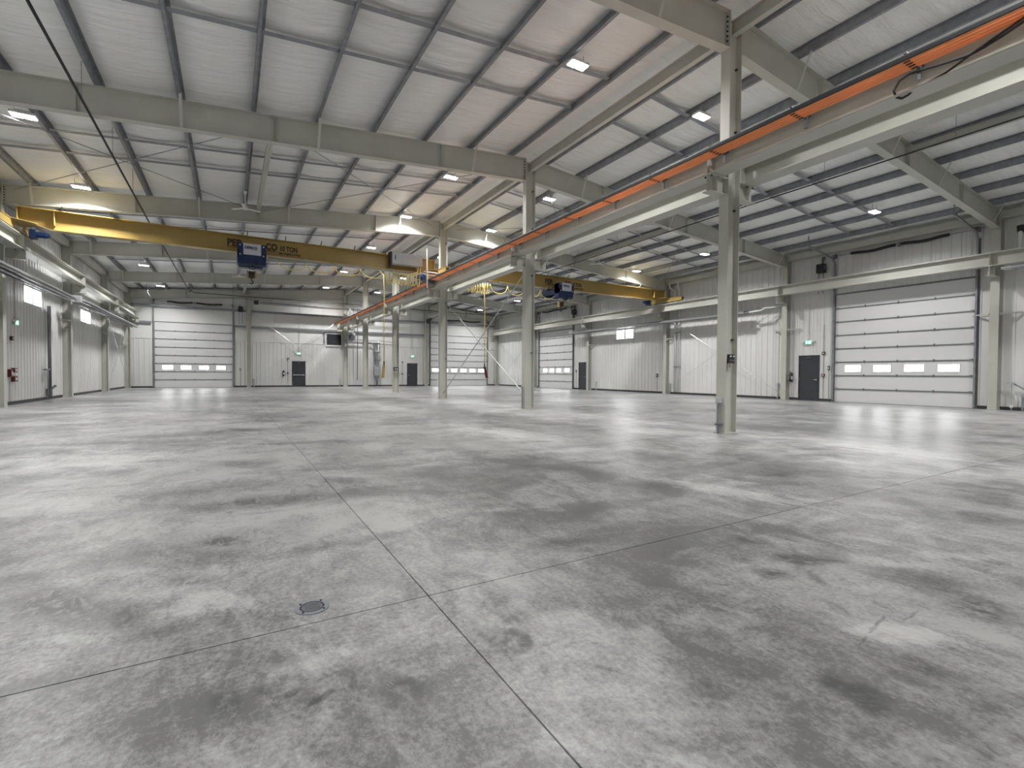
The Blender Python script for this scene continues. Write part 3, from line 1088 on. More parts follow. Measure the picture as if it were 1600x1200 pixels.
        e3.tube([(-1.12, 14.35, 6.75), (-1.12, 14.35, 5.0)], .028, 8)
        e3.tube([(-1.25, 14.42, 5.74), (-.60, 14.42, 5.72)], .03, 8)
        e3.tube([(-1.25, 14.42, 5.62), (-.60, 14.42, 5.60)], .03, 8)
        e3.tube([(-.55, 14.2, 5.90), (-.62, 14.2, 5.62)], .03, 8)
        e3.build('collector_frame', 'white_pl', t)
        e4 = MB()
        for k in range(4):
            xx = -1.02 + .068 * k
            e4.box(xx - .02, xx + .02, 14.15, 14.55, 5.30, 5.345)
        e4.box(-1.10, -.74, 14.30, 14.40, 5.18, 5.28)
        e4.build('collector_shoes', 'pipe_grey', t)
    # hoist trolley
    h = hx
    yf = yc - .85
    hb = MB()
    hb.box(h - .47, h - .30, yf, yf + .42, 5.44, 5.93)
    hb.box(h + .30, h + .47, yf, yf + .42, 5.44, 5.93)
    hb.box(h - .47, h + .47, yf + .06, yf + .42, 5.20, 5.90)
    hb.box(h - .42, h + .42, yc + .42, yc + .80, 5.30, 5.80)
    hb.box(h - .47, h - .43, yf, yc + .80, 5.40, 5.66)
    hb.box(h + .43, h + .47, yf, yc + .80, 5.40, 5.66)
    ho = hb.build('hoist_trolley', 'blue', t)
    MB().box(h - .28, h + .30, yf - .03, yf + .06, 5.53, 5.93).build('badge_panel', 'badge', ho)
    # the maker's badge lettering
    text('badge_lettering', 'DEMAG', .125, 'ink_blue', (h - .24, yf - .034, 5.74), (PI / 2, 0, 0), ho, .002, sx=.95)
    MB().box(h - .04, h + .16, yf - .034, yf - .03, 5.70, 5.712).build('badge_line', 'ink_blue', ho)
    for xx in (h - .385, h + .385):
        for z in (5.52, 5.86):
            MB().cyl((xx, yf - .015, z), (xx, yf + .002, z), .025, 8).build('cap_screw', 'white_pl', ho)
    MB().cyl((h - .44, yf + .22, 5.30), (h + .46, yf + .22, 5.30), .15, 20).build('rope_drum', 'blue', ho)
    MB().cyl((h + .06, yf + .22, 5.26), (h + .16, yf + .22, 5.26), .175, 20).build('drum_guard', 'black', ho)
    MB().tube([(h - .12, yf + .2, 5.16), (h - .08, yf + .16, 5.06), (h + .02, yf + .15, 5.02), (h + .12, yf + .16, 5.06), (h + .15, yf + .2, 5.14)], .014, 6).build('slack_cable', 'black', ho)
    for w in (-1, 1):
        for xx in (h - .33, h + .33):
            MB().cyl((xx, yc + w * .16, zb + .085), (xx, yc + w * .09, zb + .085), .06, 12).build('trolley_wheel', 'pipe_grey', ho)
    hk = MB()
    hk.prism([(h - .16, 4.74), (h - .10, 4.74), (h - .10, 5.03), (h - .16, 5.03)], 'y', yc - .42, yc - .26)
    hk.prism([(h + .10, 4.74), (h + .16, 4.74), (h + .16, 5.03), (h + .10, 5.03)], 'y', yc - .42, yc - .26)
    block = hk.build('hook_block', 'yellow', t)
    MB().cyl((h - .10, yc - .34, 4.88), (h + .10, yc - .34, 4.88), .13, 18).build('sheave', 'black', block)
    MB().tube([(h, yc - .34, 4.78), (h, yc - .34, 4.68), (h + .05, yc - .34, 4.63), (h + .045, yc - .34, 4.56), (h, yc - .34, 4.53), (h - .05, yc - .34, 4.57)], .022, 8).build('hook', 'black', block, smooth=True)
    rp = MB()
    for xx in (h - .07, h + .08):
        for q in (-.06, .06):
            rp.tube([(xx, yc - .34 + q, 4.93), (xx + .02, yc - .50 + q * .6, 5.22)], .007, 5)
    rp.build('wire_rope', 'pipe_grey', t, kind='stuff')
    return t


crane(-14.65, -.50, -8.03, 'l')
crane(.50, 14.55, 6.42, 'r')

# ------------------------------------------------------------------ overhead doors
def PT(side, u, d, z):
    if side == 'r':
        return (XW - d, u, z)
    if side == 'l':
        return (-XW + d, u, z)
    return (u, YF - d, z)


def sbox(mb, side, u0, u1, d0, d1, z0, z1):
    a, b = PT(side, u0, d0, z0), PT(side, u1, d1, z1)
    return mb.box(min(a[0], b[0]), max(a[0], b[0]), min(a[1], b[1]), max(a[1], b[1]), z0, z1)


def overhead_door(n, side, u0, u1, wins, label, hr, motor_u, lift_top=6.62, hinge_n=3):
    L = u1 - u0
    c = (u0 + u1) / 2
    t = link('door_%d' % n, None, PT(side, c, 0, 0), None, 'structure')
    tag(t, label, 'door')
    H = 4.88 / 8
    for k in range(8):
        z0, z1 = k * H + .008, (k + 1) * H - .004
        mb = MB()
        sbox(mb, side, u0 + .03, u1 - .03, -.027, .012, z0, z1)
        sec = mb.build('door_section', 'door_white', t)
        mb = MB()
        if k < 7:
            sbox(mb, side, u0 + .05, u1 - .05, .013, .034, z1 - .036, z1)
            mb.build('section_strut', 'rail_grey', sec)
        for j in range(1, hinge_n + 1):
            if k == 7:
                continue
            uu = u0 + L * j / (hinge_n + 1)
            mb = MB()
            sbox(mb, side, uu - .022, uu + .022, .012, .045, z1 - .05, z1 + .05)
            mb.build('hinge', 'rail_grey', sec)
        for uu in (u0 + .10, u1 - .10):
            if k < 7:
                mb = MB()
                sbox(mb, side, uu - .04, uu + .04, .012, .05, z1 - .04, z1 + .035)
                mb.build('end_hinge', 'galv', sec)
        if k == 2:
            for (a, b) in wins:
                fr = MB()
                zz0, zz1 = 1.385, 1.655
                for q in ((a - .03, b + .03, zz0 - .03, zz0), (a - .03, b + .03, zz1, zz1 + .03), (a - .03, a, zz0, zz1), (b, b + .03, zz0, zz1)):
                    sbox(fr, side, q[0], q[1], .012, .026, q[2], q[3])
                fr.build('window_frame', 'white_pl', sec)
                pn = MB()
                sbox(pn, side, a, b, .0125, .017, zz0, zz1)
                pn.build('window_pane', 'daylight', sec)
    mb = MB()
    sbox(mb, side, u0 + .03, u1 - .03, -.02, .02, .001, .012)
    mb.build('bottom_seal', 'black', t)
    # jambs and header
    mb = MB()
    for a, b in ((u0 - .10, u0 + .03), (u1 - .03, u1 + .10)):
        sbox(mb, side, a, b, -.02, .03, .002, ZO + .04)
    sbox(mb, side, u0 + .03, u1 - .03, -.02, .03, ZO - .015, ZO + .04)
    mb.build('jamb', 'rail_grey', t)
    # high-lift tracks: vertical, curve, then along the roof
    for (uu, q) in ((u0 - .02, -1), (u1 + .02, 1)):
        pts = [(uu, .09, .05), (uu, .09, lift_top - .45)]
        for k in range(1, 7):
            a = PI / 2 * k / 6
            pts.append((uu, .09 + .42 * (1 - math.cos(a)), lift_top - .45 + .42 * math.sin(a)))
        pts.append((uu, hr, lift_top + .20))
        P3 = [PT(side, *p) for p in pts]
        mb = MB()
        for a, b in zip(P3[:-1], P3[1:]):
            mb.bar(a, b, .06, .06, upv=(0, 0, 1) if abs(a[2] - b[2]) < .4 else ((1, 0, 0) if side in 'rl' else (0, 1, 0)))
        mb.build('track', 'galv', t)
        mb = MB()
        sbox(mb, side, uu - .035 + q * .04, uu + .035 + q * .04, .028, .045, .02, lift_top - .3)
        mb.build('track_angle', 'rail_grey', t)
        mb = MB()
        pz = lift_top + .20
        top = ztop(abs(PT(side, uu, hr, 0)[0])) + .0
        mb.bar(PT(side, uu, hr, pz), PT(side, uu, hr, top), .03, .03)
        mb.bar(PT(side, uu, hr - .06, pz), PT(side, uu, hr * .62, top), .03, .03)
        mb.build('track_hanger', 'galv', t)
    # torsion shaft, drums and two black springs
    zs = lift_top + .02
    MB().tube([PT(side, u0 - .25, .17, zs), PT(side, u1 + .15, .17, zs)], .014, 8).build('torsion_shaft', 'galv', t)
    for uu in (u0 + .02, u1 - .02):
        MB().cyl(PT(side, uu - .05, .17, zs), PT(side, uu + .05, .17, zs), .10, 16).build('cable_drum', 'pipe_grey', t)
    for (a, b) in ((u0 + .16 * L, u0 + .48 * L), (u0 + .52 * L, u0 + .86 * L)):
        pts = []
        for k in range(9):
            w = k / 8
            pts.append(PT(side, a + (b - a) * w, .17, zs - .045 * math.sin(PI * w) + .012 * math.sin(9 * w)))
        MB().tube(pts, .062, 10).build('torsion_spring', 'black', t, smooth=True)
    for uu in (u0 - .05, u0 + L * .5, u1 + .05):
        mb = MB()
        sbox(mb, side, uu - .03, uu + .03, .028, .20, zs - .09, zs + .09)
        mb.build('bearing_plate', 'galv', t)
    mb = MB()
    sbox(mb, side, c - .05, c + .05, .027, .035, zs - .55, zs + .12)
    mb.build('spring_pad', 'liner', t)
    # motor operator beside the shaft with chain loops
    mu = motor_u
    mb = MB()
    sbox(mb, side, mu - .16, mu + .16, .10, .36, 5.98, 6.38)
    mb.build('operator_motor', 'black', t)
    mb = MB()
    sbox(mb, side, mu - .05, mu + .02, .12, .18, 6.38, zs)
    mb.cyl(PT(side, mu - .10, .17, zs), PT(side, mu - .04, .17, zs), .09, 14)
    mb.cyl(PT(side, mu - .20, .23, 6.20), PT(side, mu - .165, .23, 6.20), .11, 14)
    mb.build('chain_drive', 'pipe_grey', t)
    mb = MB()
    for q in (-.10, .10):
        mb.tube([PT(side, mu + q, .24, 5.98), PT(side, mu + q, .24, 5.02)], .012, 6)
    mb.build('hand_chain', 'black', t)
    return t


def wins4(pairs):
    return pairs


overhead_door(1, 'f', *OH_F1, [(-13.10, -12.48), (-11.95, -11.33), (-10.80, -10.20), (-9.66, -9.08)],
              'white sectional overhead door at the far left, four small windows', 3.2, -8.0, 6.42)
w6 = [(8.16 + 1.0 * k, 8.76 + 1.0 * k) for k in range(6)]
overhead_door(2, 'f', *OH_F2, w6, 'widest white overhead door at the far right behind the columns, six windows', 3.2, 7.62 - .0, 6.42, 4)
overhead_door(3, 'r', *OH_R2, [(25.56, 26.18), (26.74, 27.32), (27.75, 28.33), (28.78, 29.36)],
              'white overhead door on the right wall beyond the dark door', 2.6, 24.75, 6.62)
overhead_door(4, 'r', *OH_R1, [(1.02, 1.66), (2.12, 2.75), (3.24, 3.86), (4.36, 4.98)],
              'large white overhead door on the right wall nearest the camera', 2.3, 5.98, 6.62)

# ------------------------------------------------------------------ personnel doors
def man_door(n, side, u0, u1, label, hinge_first=True, bar=False, H=2.15):
    t = link('door_%d' % n, None, PT(side, (u0 + u1) / 2, 0, 0), None, 'structure')
    tag(t, label, 'door')
    mb = MB()
    sbox(mb, side, u0, u0 + .05, -.025, .035, .002, H)
    sbox(mb, side, u1 - .05, u1, -.025, .035, .002, H)
    sbox(mb, side, u0 + .05, u1 - .05, -.025, .035, H - .05, H)
    mb.build('door_frame', 'charcoal', t)
    mb = MB()
    sbox(mb, side, u0 + .055, u1 - .055, -.025, .016, .012, H - .055)
    lf = mb.build('door_leaf', 'charcoal', t)
    uh = u1 - .13 if hinge_first else u0 + .13
    if bar:
        mb = MB()
        sbox(mb, side, u0 + .10, u1 - .10, .03, .07, .96, 1.03)
        sbox(mb, side, u0 + .09, u0 + .16, .016, .06, .94, 1.05)
        sbox(mb, side, u1 - .16, u1 - .09, .016, .06, .94, 1.05)
        mb.build('panic_bar', 'galv_lt', lf)
    else:
        mb = MB()
        mb.cyl(PT(side, uh, .016, 1.0), PT(side, uh, .05, 1.0), .028, 10)
        s_ = -1 if hinge_first else 1
        mb.bar(PT(side, uh, .055, 1.0), PT(side, uh + s_ * .12, .055, 1.0), .018, .02)
        mb.build('lever_handle', 'galv_lt', lf)
    mb = MB()
    uc = (u0 + u1) / 2
    sbox(mb, side, uc - .12, uc + .12, .016, .065, H - .15, H - .10)
    mb.bar(PT(side, uc + .08, .06, H - .10), PT(side, uc - .10, .22, H - .07), .02, .012)
    mb.bar(PT(side, uc - .10, .22, H - .07), PT(side, uc - .18, .04, H - .045), .02, .012)
    mb.build('door_closer', 'pipe_grey', lf)
    for z in (.25, 1.05, 1.85):
        mb = MB()
        uu = u0 + .052 if hinge_first else u1 - .052
        mb.cyl(PT(side, uu, .03, z - .05), PT(side, uu, .03, z + .05), .010, 6)
        mb.build('hinge', 'galv', t)


man_door(5, 'f', -4.27, -3.22, 'charcoal exit door with panic bar at the middle of the far wall', bar=True)
man_door(6, 'f', 5.65, 6.64, 'charcoal exit door on the far wall left of the wide overhead door', hinge_first=False)
man_door(7, 'r', 6.09, 7.05, 'charcoal exit door on the right wall left of the nearest overhead door', hinge_first=False, H=2.17)
man_door(8, 'r', 23.42, 24.32, 'charcoal door on the right wall half hidden by a wall column', hinge_first=False)
man_door(9, 'l', 15.45, 16.40, 'charcoal door at the left edge of the view on the left wall', hinge_first=True)

# ------------------------------------------------------------------ slider windows
def slider(n, side, u0, u1, label):
    t = link('window_%d' % n, None, PT(side, (u0 + u1) / 2, 0, WZ0), None, 'structure')
    tag(t, label, 'window')
    mb = MB()
    for q in ((u0, u1, WZ0, WZ0 + .04), (u0, u1, WZ1 - .04, WZ1), (u0, u0 + .04, WZ0 + .04, WZ1 - .04), (u1 - .04, u1, WZ0 + .04, WZ1 - .04)):
        sbox(mb, side, q[0], q[1], -.028, .034, q[2], q[3])
    mb.build('window_frame', 'white_pl', t)
    um = (u0 + u1) / 2
    mb = MB()
    sbox(mb, side, um - .07, um + .07, -.026, .02, WZ0 + .04, WZ1 - .04)
    mb.build('meeting_rail', 'grey_box', t)
    for a, b in ((u0 + .04, um - .035), (um + .035, u1 - .04)):
        mb = MB()
        sbox(mb, side, a, b, -.022, -.016, WZ0 + .04, WZ1 - .04)
        mb.build('window_pane', 'daylight', t)


slider(1, 'l', 18.08, 20.02, 'high slider window in the left wall, nearest in view')
slider(2, 'l', 25.85, 27.85, 'high slider window in the left wall, farther from the camera')
slider(3, 'r', 18.28, 20.00, 'high slider window in the right wall below the crane runway')
slider(4, 'l', 2.0, 4.0, 'high slider window in the left wall beside the camera')
slider(5, 'l', -6.0, -4.0, 'high slider window in the left wall left of the camera')

# ------------------------------------------------------------------ lamps
lamp_pos = []
rows = {'left inner row': [(-2.0, y) for y in (-11.5, -4.7, 2.43, 9.62, 14.62, 20.75, 28.1, 35.3)],
        'right inner row': [(2.15, y) for y in (-11.5, -4.7, 2.43, 9.55, 14.45, 20.75, 28.1, 35.3)],
        'left outer row': [(-12.9, y) for y in (-11.5, -4.7, 2.43, 9.36, 14.40, 20.9, 27.63, 35.07)],
        'right outer row': [(11.8, y) for y in (-11.5, -4.7, 2.47, 9.85, 14.55, 20.9, 28.12, 35.0)]}
_lens = None
for rn, lst in rows.items():
    for k, (x, y) in enumerate(lst):
        z = 8.25 - .087 * abs(x)
        vis = {0: 'behind the camera', 1: 'above the camera'}.get(k) or ('nearest in view' if k == 2 else ORD[k - 2] + ' from the camera')
        t = thing('high_bay_light', (x, y, z), 'bright white LED high-bay light, %s, %s' % (rn, vis), 'light', 'LED high-bay lights')
        shared('housing', 'lh', lambda m: (m.box(-.23, .23, -.12, .12, .018, .075), m.box(-.13, .13, -.08, .08, .075, .12)), 'white_pl', (x, y, z), t)
        for q in (-1, 1):
            o = shared('lens', ('ll', q), lambda m, q=q: m.box(min(q * .02, q * .215), max(q * .02, q * .215), -.105, .105, 0.0, .018), 'lens', (x, y, z), t)
        shared('suspension', 'ls', lambda m: (m.tube([(-.16, 0, .07), (-.16, 0, .275)], .006, 5), m.tube([(.16, 0, .07), (.16, 0, .275)], .006, 5)), 'galv', (x, y, z), t)
        ld = bpy.data.lights.new('high_bay_lamp', 'AREA')
        ld.shape = 'RECTANGLE'
        ld.size, ld.size_y = .43, .21
        ld.energy = LAMP_W
        ld.spread = math.radians(146)
        ld.color = LAMP_COL
        lo = bpy.data.objects.new('lamp_source', ld)
        COL.objects.link(lo)
        lo.parent = t
        lo.location = (0, 0, -.02)

# ------------------------------------------------------------------ radiant tube heaters
def heater(p0, p1, w, label, side_dir, hang_to, burner_end=0):
    """straight run from p0 to p1 (bottom lip height), reflector width w"""
    p0, p1 = Vector(p0), Vector(p1)
    mid = (p0 + p1) / 2
    t = thing('radiant_tube_heater', tuple(mid), label, 'heater', 'radiant tube heaters')
    d = (p1 - p0).normalized()
    s = d.cross(Vector((0, 0, 1))).normalized()
    pr = [(-w / 2, 0), (-w / 2 + .006, 0), (-w / 2 + .006, .035), (-w * .33, .115), (w * .33, .115), (w / 2 - .006, .035), (w / 2 - .006, 0), (w / 2, 0), (w / 2, .04), (w * .34, .122), (-w * .34, .122), (-w / 2, .04)]
    v, f = [], []
    for q in (p0, p1):
        for (a, b) in pr:
            v.append(tuple(q + s * a + Vector((0, 0, b))))
    n = len(pr)
    for j in range(n):
        k = (j + 1) % n
        f.append((j, k, n + k, n + j))
    mb = MB(); mb.v, mb.f = v, f
    mb.build('reflector', 'reflector', t)
    for q in (-1, 1):
        MB().bar(p0 + s * (q * (w / 2 + .004)) + Vector((0, 0, .02)), p1 + s * (q * (w / 2 + .004)) + Vector((0, 0, .02)), .008, .045).build('reflector_lip', 'galv_lt', t)
    e0, e1 = p0 - d * .15, p1 + d * .25
    for q in (-.13, .13):
        MB().tube([e0 + s * q + Vector((0, 0, .03)), e1 + s * q + Vector((0, 0, .03))], .045, 10).build('radiant_tube', 'duct', t, smooth=True)
    L = (p1 - p0).length
    mb = MB()
    x = .6
    while x < L:
        q = p0 + d * x
        mb.bar(q - s * (w / 2 - .02) + Vector((0, 0, -.022)), q + s * (w / 2 - .02) + Vector((0, 0, -.022)), .03, .008)
        x += 1.3
    mb.build('tube_supports', 'galv', t, kind='stuff')
    mb = MB()
    x = .7
    while x < L:
        q = p0 + d * x
        top = q + Vector((0, 0, (ztop(q.x) + .17 if side_dir == 'f' else hang_to) - q.z))
        mb.tube([q + Vector((0, 0, .115)), top], .008, 5)
        x += 2.9
    mb.build('hanger_chains', 'galv_lt', t, kind='stuff')
    e = p0 - d * .35 if burner_end == 0 else p1 + d * .35
    ax = .16
    mb = MB().box(e.x - ax, e.x + ax, e.y - ax, e.y + ax, e.z - .05, e.z + .22)
    mb.build('burner_box', 'black' if burner_end == 0 and side_dir == 'f' else 'grey_box', t)
    return t


heater((-14.60, 4.6, 4.22), (-14.60, 21.0, 4.22), .56, 'long silver radiant tube heater under the left runway, nearer one', 'l', 5.10)
heater((-14.60, 22.3, 4.30), (-14.60, 36.6, 4.30), .56, 'long silver radiant tube heater under the left runway, farther one', 'l', 5.10)
hr_ = heater((14.62, 9.4, 4.42), (14.62, 24.0, 4.42), .56, 'long silver radiant tube heater under the right runway, farther one', 'r', 5.10, 1)
heater((13.75, -10.5, 4.80), (13.75, -.75, 4.80), .50, 'silver radiant tube heater at the right edge of the view', 'r', 7.2)
hf_ = heater((-6.6, 36.95, 6.62), (1.2, 36.95, 6.62), .56, 'silver radiant tube heater hung high along the far wall', 'f', 7.9)
MB().tube([(14.62, 9.27, 4.47), (14.62, 8.6, 4.50), (14.66, 8.45, 4.60), (14.9, 8.1, 4.62), (15.0, 7.85, 4.72)], .045, 8).build('flue_pipe', 'white_pl', hr_, smooth=True)

# ------------------------------------------------------------------ ceiling fans
for (x, y, lab) in ((-8.25, 13.7, 'white ceiling fan above the yellow crane, left slope, nearer one'), (-8.2, 28.0, 'white ceiling fan on the left slope near the hook'),
                    (8.25, 13.7, 'white ceiling fan on the right slope beyond the second frame'), (8.2, 28.0, 'white ceiling fan on the right slope, farther one')):
    zt_ = ztop(x)
    t = thing('ceiling_fan', (x, y, zt_ - .62), lab, 'fan', 'ceiling fans')
    MB().cone((x, y, zt_ + .0), (x, y, zt_ - .10), .07, .035, 12).build('canopy', 'white_pl', t)
    MB().cyl((x, y, zt_ - .09), (x, y, zt_ - .56), .016, 8).build('down_rod', 'white_pl', t)
    MB().cone((x, y, zt_ - .50), (x, y, zt_ - .62), .05, .13, 14).build('motor', 'white_pl', t)
    for k in range(3):
        a = 2 * PI * k / 3 + .35
        p = Vector((math.cos(a), math.sin(a), 0))
        b0 = Vector((x, y, zt_ - .60))
        MB().bar(b0 + p * .10, b0 + p * .52, .11, .012).build('blade', 'white_pl', t)

# ------------------------------------------------------------------ pipes and conduits
tag(MB().tube([(-11.36, YB + .4, 6.68), (-11.3, 16, 6.68), (-11.12, 33.6, 6.68), (-11.10, 33.75, 6.70), (-11.06, 33.8, 6.86), (-11.04, 35.9, 6.98), (-10.9, 36.3, 7.02), (.6, 36.3, 7.04), (14.0, 36.3, 6.98)], .026, 8).build('gas_pipe', 'black', smooth=True),
    'long black gas pipe running down the left slope and across the far wall', 'pipe')
mb = MB()
for y in range(-12, 33, 3):
    mb.tube([(-11.33, y + .7, 6.68), (-11.33, y + .7, ztop(11.33) + .05)], .006, 5)
tag(mb.build('pipe_hangers', 'galv'), 'thin hangers holding the black pipe on the left slope', 'hanger', kind='stuff')
tag(MB().tube([(6.42, YB + .4, 6.95), (6.45, 3, 6.95), (6.75, 17.5, 6.95)], .02, 8).build('gas_pipe', 'black', smooth=True), 'thin black pipe slung along the right slope', 'pipe')
mb = MB()
for y in range(-14, 18, 3):
    mb.tube([(6.45 + max(0, y - 2.5) * .0207, y + .5, 6.95), (6.45 + max(0, y - 2.5) * .0207, y + .5, ztop(6.5) + .17)], .006, 5)
tag(mb.build('pipe_hangers', 'galv'), 'thin hangers holding the pipe on the right slope', 'hanger', kind='stuff')
tag(MB().tube([(-15.05, YB + .5, 5.06), (-14.98, 14.2, 5.06)], .02, 8).build('electrical_conduit', 'galv_lt'), 'conduit along the left wall under the runway', 'conduit')

# left wall drain pipe with valve
t = thing('drain_pipe', (-15.16, 20.4, .0), 'dark grey drain pipe with valve on the left wall below the window', 'pipe')
MB().tube([(-15.16, 20.45, .10), (-15.16, 20.45, 3.85)], .06, 12).build('pipe_run', 'pipe_grey', t, smooth=True)
MB().tube([(-15.12, 20.05, .10), (-15.12, 20.05, 1.22), (-15.12, 20.28, 1.26)], .026, 8).build('branch_pipe', 'galv', t, smooth=True)
m = MB().cyl((-15.16, 20.35, .16), (-15.16, 20.35, .45), .10, 12)
m.bar((-15.16, 20.45, .42), (-15.02, 20.62, .58), .07, .07)
m.build('valve_body', 'pipe_grey', t)
MB().box(-15.24, -15.12, 19.95, 20.30, 1.21, 1.26).build('pipe_clamp', 'pipe_grey', t)

# two white risers on the right wall behind the nearest centre column
for (yy, yt, lab) in ((14.58, 14.86, 'left one of two white pipe risers on the right wall'), (14.28, 14.22, 'right one of two white pipe risers on the right wall')):
    t = thing('pipe_riser', (15.15, yy, .0), lab, 'pipe', 'white pipe risers')
    MB().tube([(15.15, yy, .12), (15.15, yy, 6.35), (14.93, yt, 6.60), (14.93, yt, 7.02)], .045, 10).build('pipe_run', 'white_pl', t, smooth=True)
    for z in (1.7, 3.8, 5.9):
        MB().box(15.09, 15.27, yy - .08, yy + .08, z - .02, z + .02).build('pipe_clamp', 'galv', t)

# filter standpipe between the fourth and fifth centre columns on the far wall
t = thing('dust_standpipe', (2.75, 37.8, 0), 'grey standpipe with silver filter box on the far wall right of the middle column', 'duct')
MB().tube([(-.2, 37.7, 4.0), (1.9, 37.7, 3.96), (2.3, 37.7, 3.9), (2.55, 37.74, 3.7), (2.6, 37.74, 2.0)], .045, 10).build('inlet_pipe', 'duct', t, smooth=True)
MB().tube([(-.2, 37.8, 4.16), (2.7, 37.8, 4.12), (4.6, 37.8, 4.05), (4.65, 37.8, .1)], .03, 8).build('outlet_pipe', 'duct', t, smooth=True)
MB().tube([(2.9, 37.74, 4.1), (2.9, 37.74, 1.8)], .045, 10).build('riser_pipe', 'white_pl', t, smooth=True)
MB().box(2.48, 3.06, 37.55, 37.9, .98, 1.78).build('filter_box', 'duct', t)
MB().cone((2.77, 37.72, .98), (2.77, 37.72, .55), .24, .07, 12).build('hopper', 'duct', t)
MB().cyl((2.77, 37.72, .55), (2.77, 37.72, .05), .06, 10).build('outlet_spout', 'pipe_grey', t)
for z in (2.3, 3.1, 3.9):
    MB().box(2.45, 3.05, 37.66, 37.96, z - .03, z + .03).build('pipe_clamp', 'pipe_grey', t)
tag(MB().tube([(.98, 37.5, 6.9), (.98, 37.5, .55)], .035, 8).build('hanging_downpipe', 'pipe_grey'), 'dark downpipe hanging right of the middle far column', 'pipe')

# black-framed louvre and unit heater near the middle far column
t = thing('wall_louver', (-.85, 37.95, 3.5), 'dark wall louver in a white frame on the far wall left of the middle column', 'louver')
m = MB()
m.box(-1.60, -.24, 37.90, 37.98, 3.50, 3.60); m.box(-1.60, -.24, 37.90, 37.98, 4.56, 4.62)
m.box(-1.60, -1.53, 37.90, 37.98, 3.60, 4.56); m.box(-.31, -.24, 37.90, 37.98, 3.60, 4.56)
m.build('louver_frame', 'white_pl', t)
MB().box(-1.53, -.31, 37.95, 37.975, 3.60, 4.56).build('backing', 'louver', t)
for k in range(12):
    z = 3.62 + k * .078
    MB().hexa([(-1.52, 37.91, z), (-.32, 37.91, z), (-1.52, 37.945, z + .04), (-.32, 37.945, z + .04),
               (-1.52, 37.91, z + .01), (-.32, 37.91, z + .01), (-1.52, 37.945, z + .05), (-.32, 37.945, z + .05)]).build('louver_slat', 'louver', t)
MB().box(-1.78, -1.70, 37.90, 37.97, 3.75, 4.70).build('damper_actuator', 'pipe_grey', t)

t = thing('unit_heater', (.32, 36.9, 3.9), 'grey unit heater hung beside the top of the fifth centre column', 'heater')
MB().box(.02, .62, 36.7, 37.1, 3.9, 4.65).build('casing', 'grey_box', t)
MB().cyl((.32, 36.66, 4.28), (.32, 36.70, 4.28), .27, 20).build('fan_guard', 'pipe_grey', t)
for k in range(6):
    MB().box(.64, .655, 36.75, 37.05, 3.98 + k * .11, 4.05 + k * .11).build('vane', 'louver', t)
for q in (.06, .58):
    MB().bar((q, 36.9, 4.65), (q, 36.9, 5.09), .02, .02).build('hanger_rod', 'galv', t)
mb = MB()
mb.bar((-.1, 36.6, 6.95), (.5, 36.6, 6.2), .045, .03); mb.bar((.25, 36.6, 6.8), (-.1, 36.6, 6.1), .03, .03); mb.bar((.5, 36.6, 6.2), (1.5, 36.6, 6.2), .045, .03)
mb.build('support_frame', 'white_pl', hf_)

# ------------------------------------------------------------------ small wall fittings
def exit_sign(x, y, z, side, label):
    t = thing('exit_sign', (x, y, z), label, 'sign', 'exit signs')
    if side == 'f':
        b = lambda m, u0, u1, d0, d1, z0, z1: m.box(x + u0, x + u1, y - d1, y - d0, z + z0, z + z1)
    elif side == 'r':
        b = lambda m, u0, u1, d0, d1, z0, z1: m.box(x - d1, x - d0, y - u1, y - u0, z + z0, z + z1)
    else:
        b = lambda m, u0, u1, d0, d1, z0, z1: m.box(x + d0, x + d1, y + u0, y + u1, z + z0, z + z1)
    m = MB(); b(m, -.17, .17, 0, .05, 0, .19); m.build('sign_body', 'white_pl', t)
    m = MB(); b(m, -.15, .15, .05, .054, .015, .175); m.build('sign_face', 'green', t)
    m = MB()       # white doorway with a running figure beside it
    b(m, .02, .11, .054, .057, .03, .16)
    b(m, -.09, -.065, .054, .057, .125, .15); b(m, -.10, -.05, .054, .057, .075, .12)
    b(m, -.12, -.08, .054, .057, .03, .05); b(m, -.05, -.01, .054, .057, .05, .07); b(m, -.05, -.02, .054, .057, .10, .115)
    m.build('pictogram', 'exit_white', t)
    m = MB()
    for q in (-.24, .24):
        b(m, q - .04, q + .04, .0, .09, .10, .18)
    m.build('emergency_lamps', 'white_pl', t)
    m = MB(); b(m, -.008, .008, 0, .015, .19, 1.9 if side == 'r' else 2.6); m.build('conduit', 'galv_lt', t)


exit_sign(-3.75, 37.97, 2.70, 'f', 'green exit sign over the panic bar door on the far wall')
exit_sign(6.14, 37.97, 2.70, 'f', 'green exit sign over the far wall door beside the wide overhead door')
exit_sign(15.27, 6.58, 2.70, 'r', 'green exit sign over the door on the right wall nearest the camera')
exit_sign(-15.27, 17.2, 2.78, 'l', 'green exit sign high on the left wall near the left edge')


